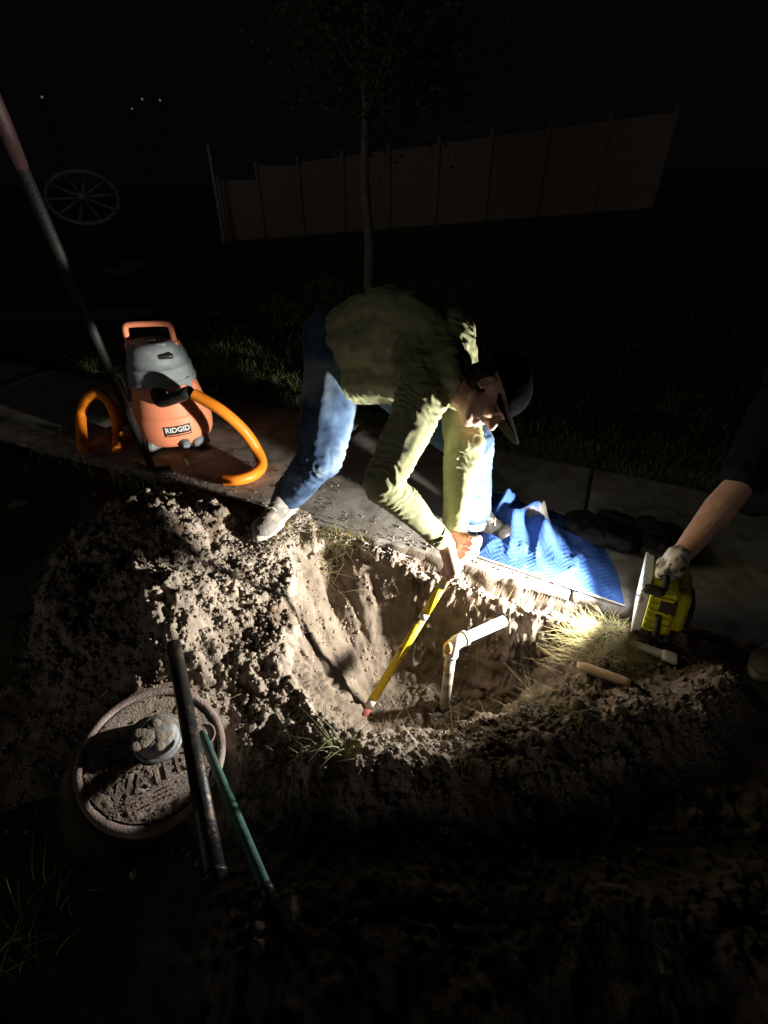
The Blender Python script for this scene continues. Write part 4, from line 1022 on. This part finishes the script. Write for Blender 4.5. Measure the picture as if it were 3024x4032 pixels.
x = S0[0] + E1[0] * s_ + N1[0] * w_; y = S0[1] + E1[1] * s_ + N1[1] * w_
setting(crumbs('slab_grit', x, y, np.full(n, SLAB_Z1), .0013 + .0045 * RNG.random(n) ** 6, M['soil'], .4), 'stuff')
a = RNG.random(3000) * 6.28; q = LID_R * np.sqrt(RNG.random(3000)) * .88
x, y = np.cos(a) * q, np.sin(a) * q
keep = (RNG.random(3000) < .04 + .55 * sstep(.02, -.09, y + .25 * x)) & (np.hypot(x + .005, y - .045) > .08)
x, y = x[keep], y[keep]
o = crumbs('soil_on_lid', x, y, np.full(len(x), .0235), .0013 + .0030 * RNG.random(len(x)) ** 3, M['soil']); o.parent = lid; setting(o, 'stuff')
for px, py, r_, lb in ((868, 2030, .036, 'rounded tan clod of earth nearest the vacuum on top of the heap'), (985, 2085, .024, 'smooth pebble-sized clod touching the grey work shoe'), (925, 2062, .022, 'small clod between the tan clod and the grey shoe')):
    q = at_ground(px, py); S = [ellip((random.uniform(-.2, .2) * r_, random.uniform(-.2, .2) * r_, r_ * .55), (r_ * random.uniform(.8, 1), r_ * random.uniform(.8, 1), r_ * .8)) for _ in range(3)]
    o = grow('earth_clod', S, M['clay'], None, r_ / 7, 1, lambda co, no: co + no * (r_ * .16 * fbm(co * 60, 3, 5))[:, None]); o.location = q; tag(o, lb, 'clod')

# ------------------------------------------------------------------ grass and straw
def blades(name, P, hgt, wid, mat, lean=.6, seg=3, flat=0.0, hv=.5):
    n = len(P); a = RNG.random(n) * 6.283; h = hgt * (1 - hv + 2 * hv * RNG.random(n)); ln = lean * (.3 + RNG.random(n))
    d = np.stack([np.cos(a), np.sin(a), np.zeros(n)], 1); sd = np.stack([-np.sin(a), np.cos(a), np.zeros(n)], 1)
    V = []
    for k in range(seg + 1):
        t = k / seg; w_ = wid * (1 - .92 * t)
        c = P + d * (ln * h * t * t * (1 + flat))[:, None] + np.array((0, 0, 1)) * (h * t * (1 - flat) * (1 - .35 * ln * t))[:, None]
        V += [c - sd * w_, c + sd * w_]
    V = np.stack(V, 1); F = np.array([(2 * k, 2 * k + 1, 2 * k + 3, 2 * k + 2) for k in range(seg)])
    F = (F[None] + (np.arange(n) * 2 * (seg + 1))[:, None, None]).reshape(-1, 4)
    return setting(link(bpy.data.objects.new(name, mesh(name, V.reshape(-1, 3), F, mat, False))), 'stuff')
def on_ground(x, y, dz=0.0): return np.stack([x, y, ground_z(x, y)[0] + dz], 1)
# lawn beyond the sidewalk
n = 30000; s_ = RNG.uniform(-4.2, 3.0, n); w_ = SLAB_W + .0 + 5.0 * RNG.random(n) ** 1.8
x = S0[0] + E1[0] * s_ + N1[0] * w_; y = S0[1] + E1[1] * s_ + N1[1] * w_
cl = vnoise(np.stack([x * 4, y * 4, x * 0], 1), 91); k = cl > -.55
blades('lawn_grass', on_ground(x[k], y[k]), .05, .0032, M['grass'], 1.0)
n = 16000; s_ = RNG.uniform(-4.0, 2.6, n); w_ = SLAB_W - .03 + .16 * RNG.random(n) ** 1.5
x = S0[0] + E1[0] * s_ + N1[0] * w_; y = S0[1] + E1[1] * s_ + N1[1] * w_; p = on_ground(x, y); p[:, 2] = np.maximum(p[:, 2], .01)
k = vnoise(np.stack([x * 5, y * 5, x * 0], 1), 92) > -.25
blades('lawn_edge_grass', p[k], .07, .0048, M['grass'], 1.0)
cx_, cy_ = [], []
for px, py, sp_, m_ in ((800, 1440, .14, 900), (900, 1500, .13, 1500), (1000, 1500, .15, 1800), (1100, 1540, .12, 1500), (1160, 1560, .10, 900), (930, 1400, .2, 900), (1050, 1420, .2, 900), (2120, 1770, .10, 500), (2200, 1790, .10, 400)):
    q = G(px, py, .0); cx_ += list(RNG.normal(q.x, sp_, m_)); cy_ += list(RNG.normal(q.y, sp_, m_))
cx_, cy_ = np.array(cx_), np.array(cy_); k = ((cx_ - S0[0]) * N1[0] + (cy_ - S0[1]) * N1[1] > SLAB_W - .05) & (vnoise(np.stack([cx_ * 6, cy_ * 6, cx_ * 0], 1), 93) > -.35)
p = on_ground(cx_[k], cy_[k]); p[:, 2] = np.maximum(p[:, 2], .0)
blades('clover_clumps', p, .085, .0075, M['clover'], 1.1, 3)
# rough verge along the near edge of the sidewalk at left
vx, vy = [], []
for px, py, sp_, m_ in ((190, 1770, .10, 26), (300, 1800, .12, 34), (430, 1850, .12, 40), (520, 1880, .10, 40), (640, 1905, .10, 40), (730, 1930, .09, 34), (780, 1900, .06, 10), (850, 1975, .06, 12)):
    q = G(px, py, .0); vx += list(RNG.normal(q.x, sp_, m_)); vy += list(RNG.normal(q.y, sp_ * .7, m_))
p = on_ground(np.array(vx), np.array(vy)); blades('verge_grass', p, .17, .0034, M['verge'], .9, 4)
# dead grass at the top of the left wall, straw round the light, tufts on the near rim
def tuft(name, spots, mat, h, w_, lean, flat=0.0, hv=.5):
    X, Y = [], []
    for px, py, sp_, m_ in spots:
        q = at_ground(px, py); X += list(RNG.normal(q.x, sp_, m_)); Y += list(RNG.normal(q.y, sp_, m_))
    return blades(name, on_ground(np.array(X), np.array(Y), -.002), h, w_, mat, lean, 4, flat, hv)
tuft('dead_grass', [(1180, 2120, .05, 90), (1270, 2130, .05, 150), (1370, 2110, .04, 110), (1330, 2150, .03, 80), (1440, 2140, .03, 40)], M['straw'], .06, .0018, 1.6, .45)
tuft('straw', [(2200, 2590, .06, 160), (2300, 2540, .05, 220), (2380, 2500, .05, 600), (2430, 2540, .05, 420), (2330, 2500, .05, 400), (2330, 2620, .06, 160), (2150, 2780, .05, 60), (2250, 2800, .05, 70), (2120, 2680, .04, 50), (2480, 2560, .03, 120)], M['straw'], .032, .0014, 2.0, .6)
tuft('green_tuft', [(1350, 2960, .014, 14), (1310, 2985, .02, 10)], M['verge'], .10, .0028, .9)
tuft('dry_tuft', [(1215, 2965, .03, 60), (1420, 2920, .06, 60), (1560, 2900, .07, 40), (1650, 2920, .08, 40), (1900, 2870, .08, 40)], M['straw'], .032, .0013, 1.5, .3)
tuft('corner_straw', [(60, 3680, .03, 14), (170, 3620, .05, 24), (60, 3800, .03, 10)], M['straw'], .10, .0022, 1.4, .3)
x = RNG.uniform(-1.4, 1.1, 700); y = RNG.uniform(.5, 1.95, 700); z_, d_, i_ = ground_z(x, y); k = (d_ > .15) & (np.hypot(x - LID[0], y - LID[1]) > .22)
blades('scattered_roots', on_ground(x[k], y[k]), .035, .0013, M['straw'], 1.7, 3, .4)
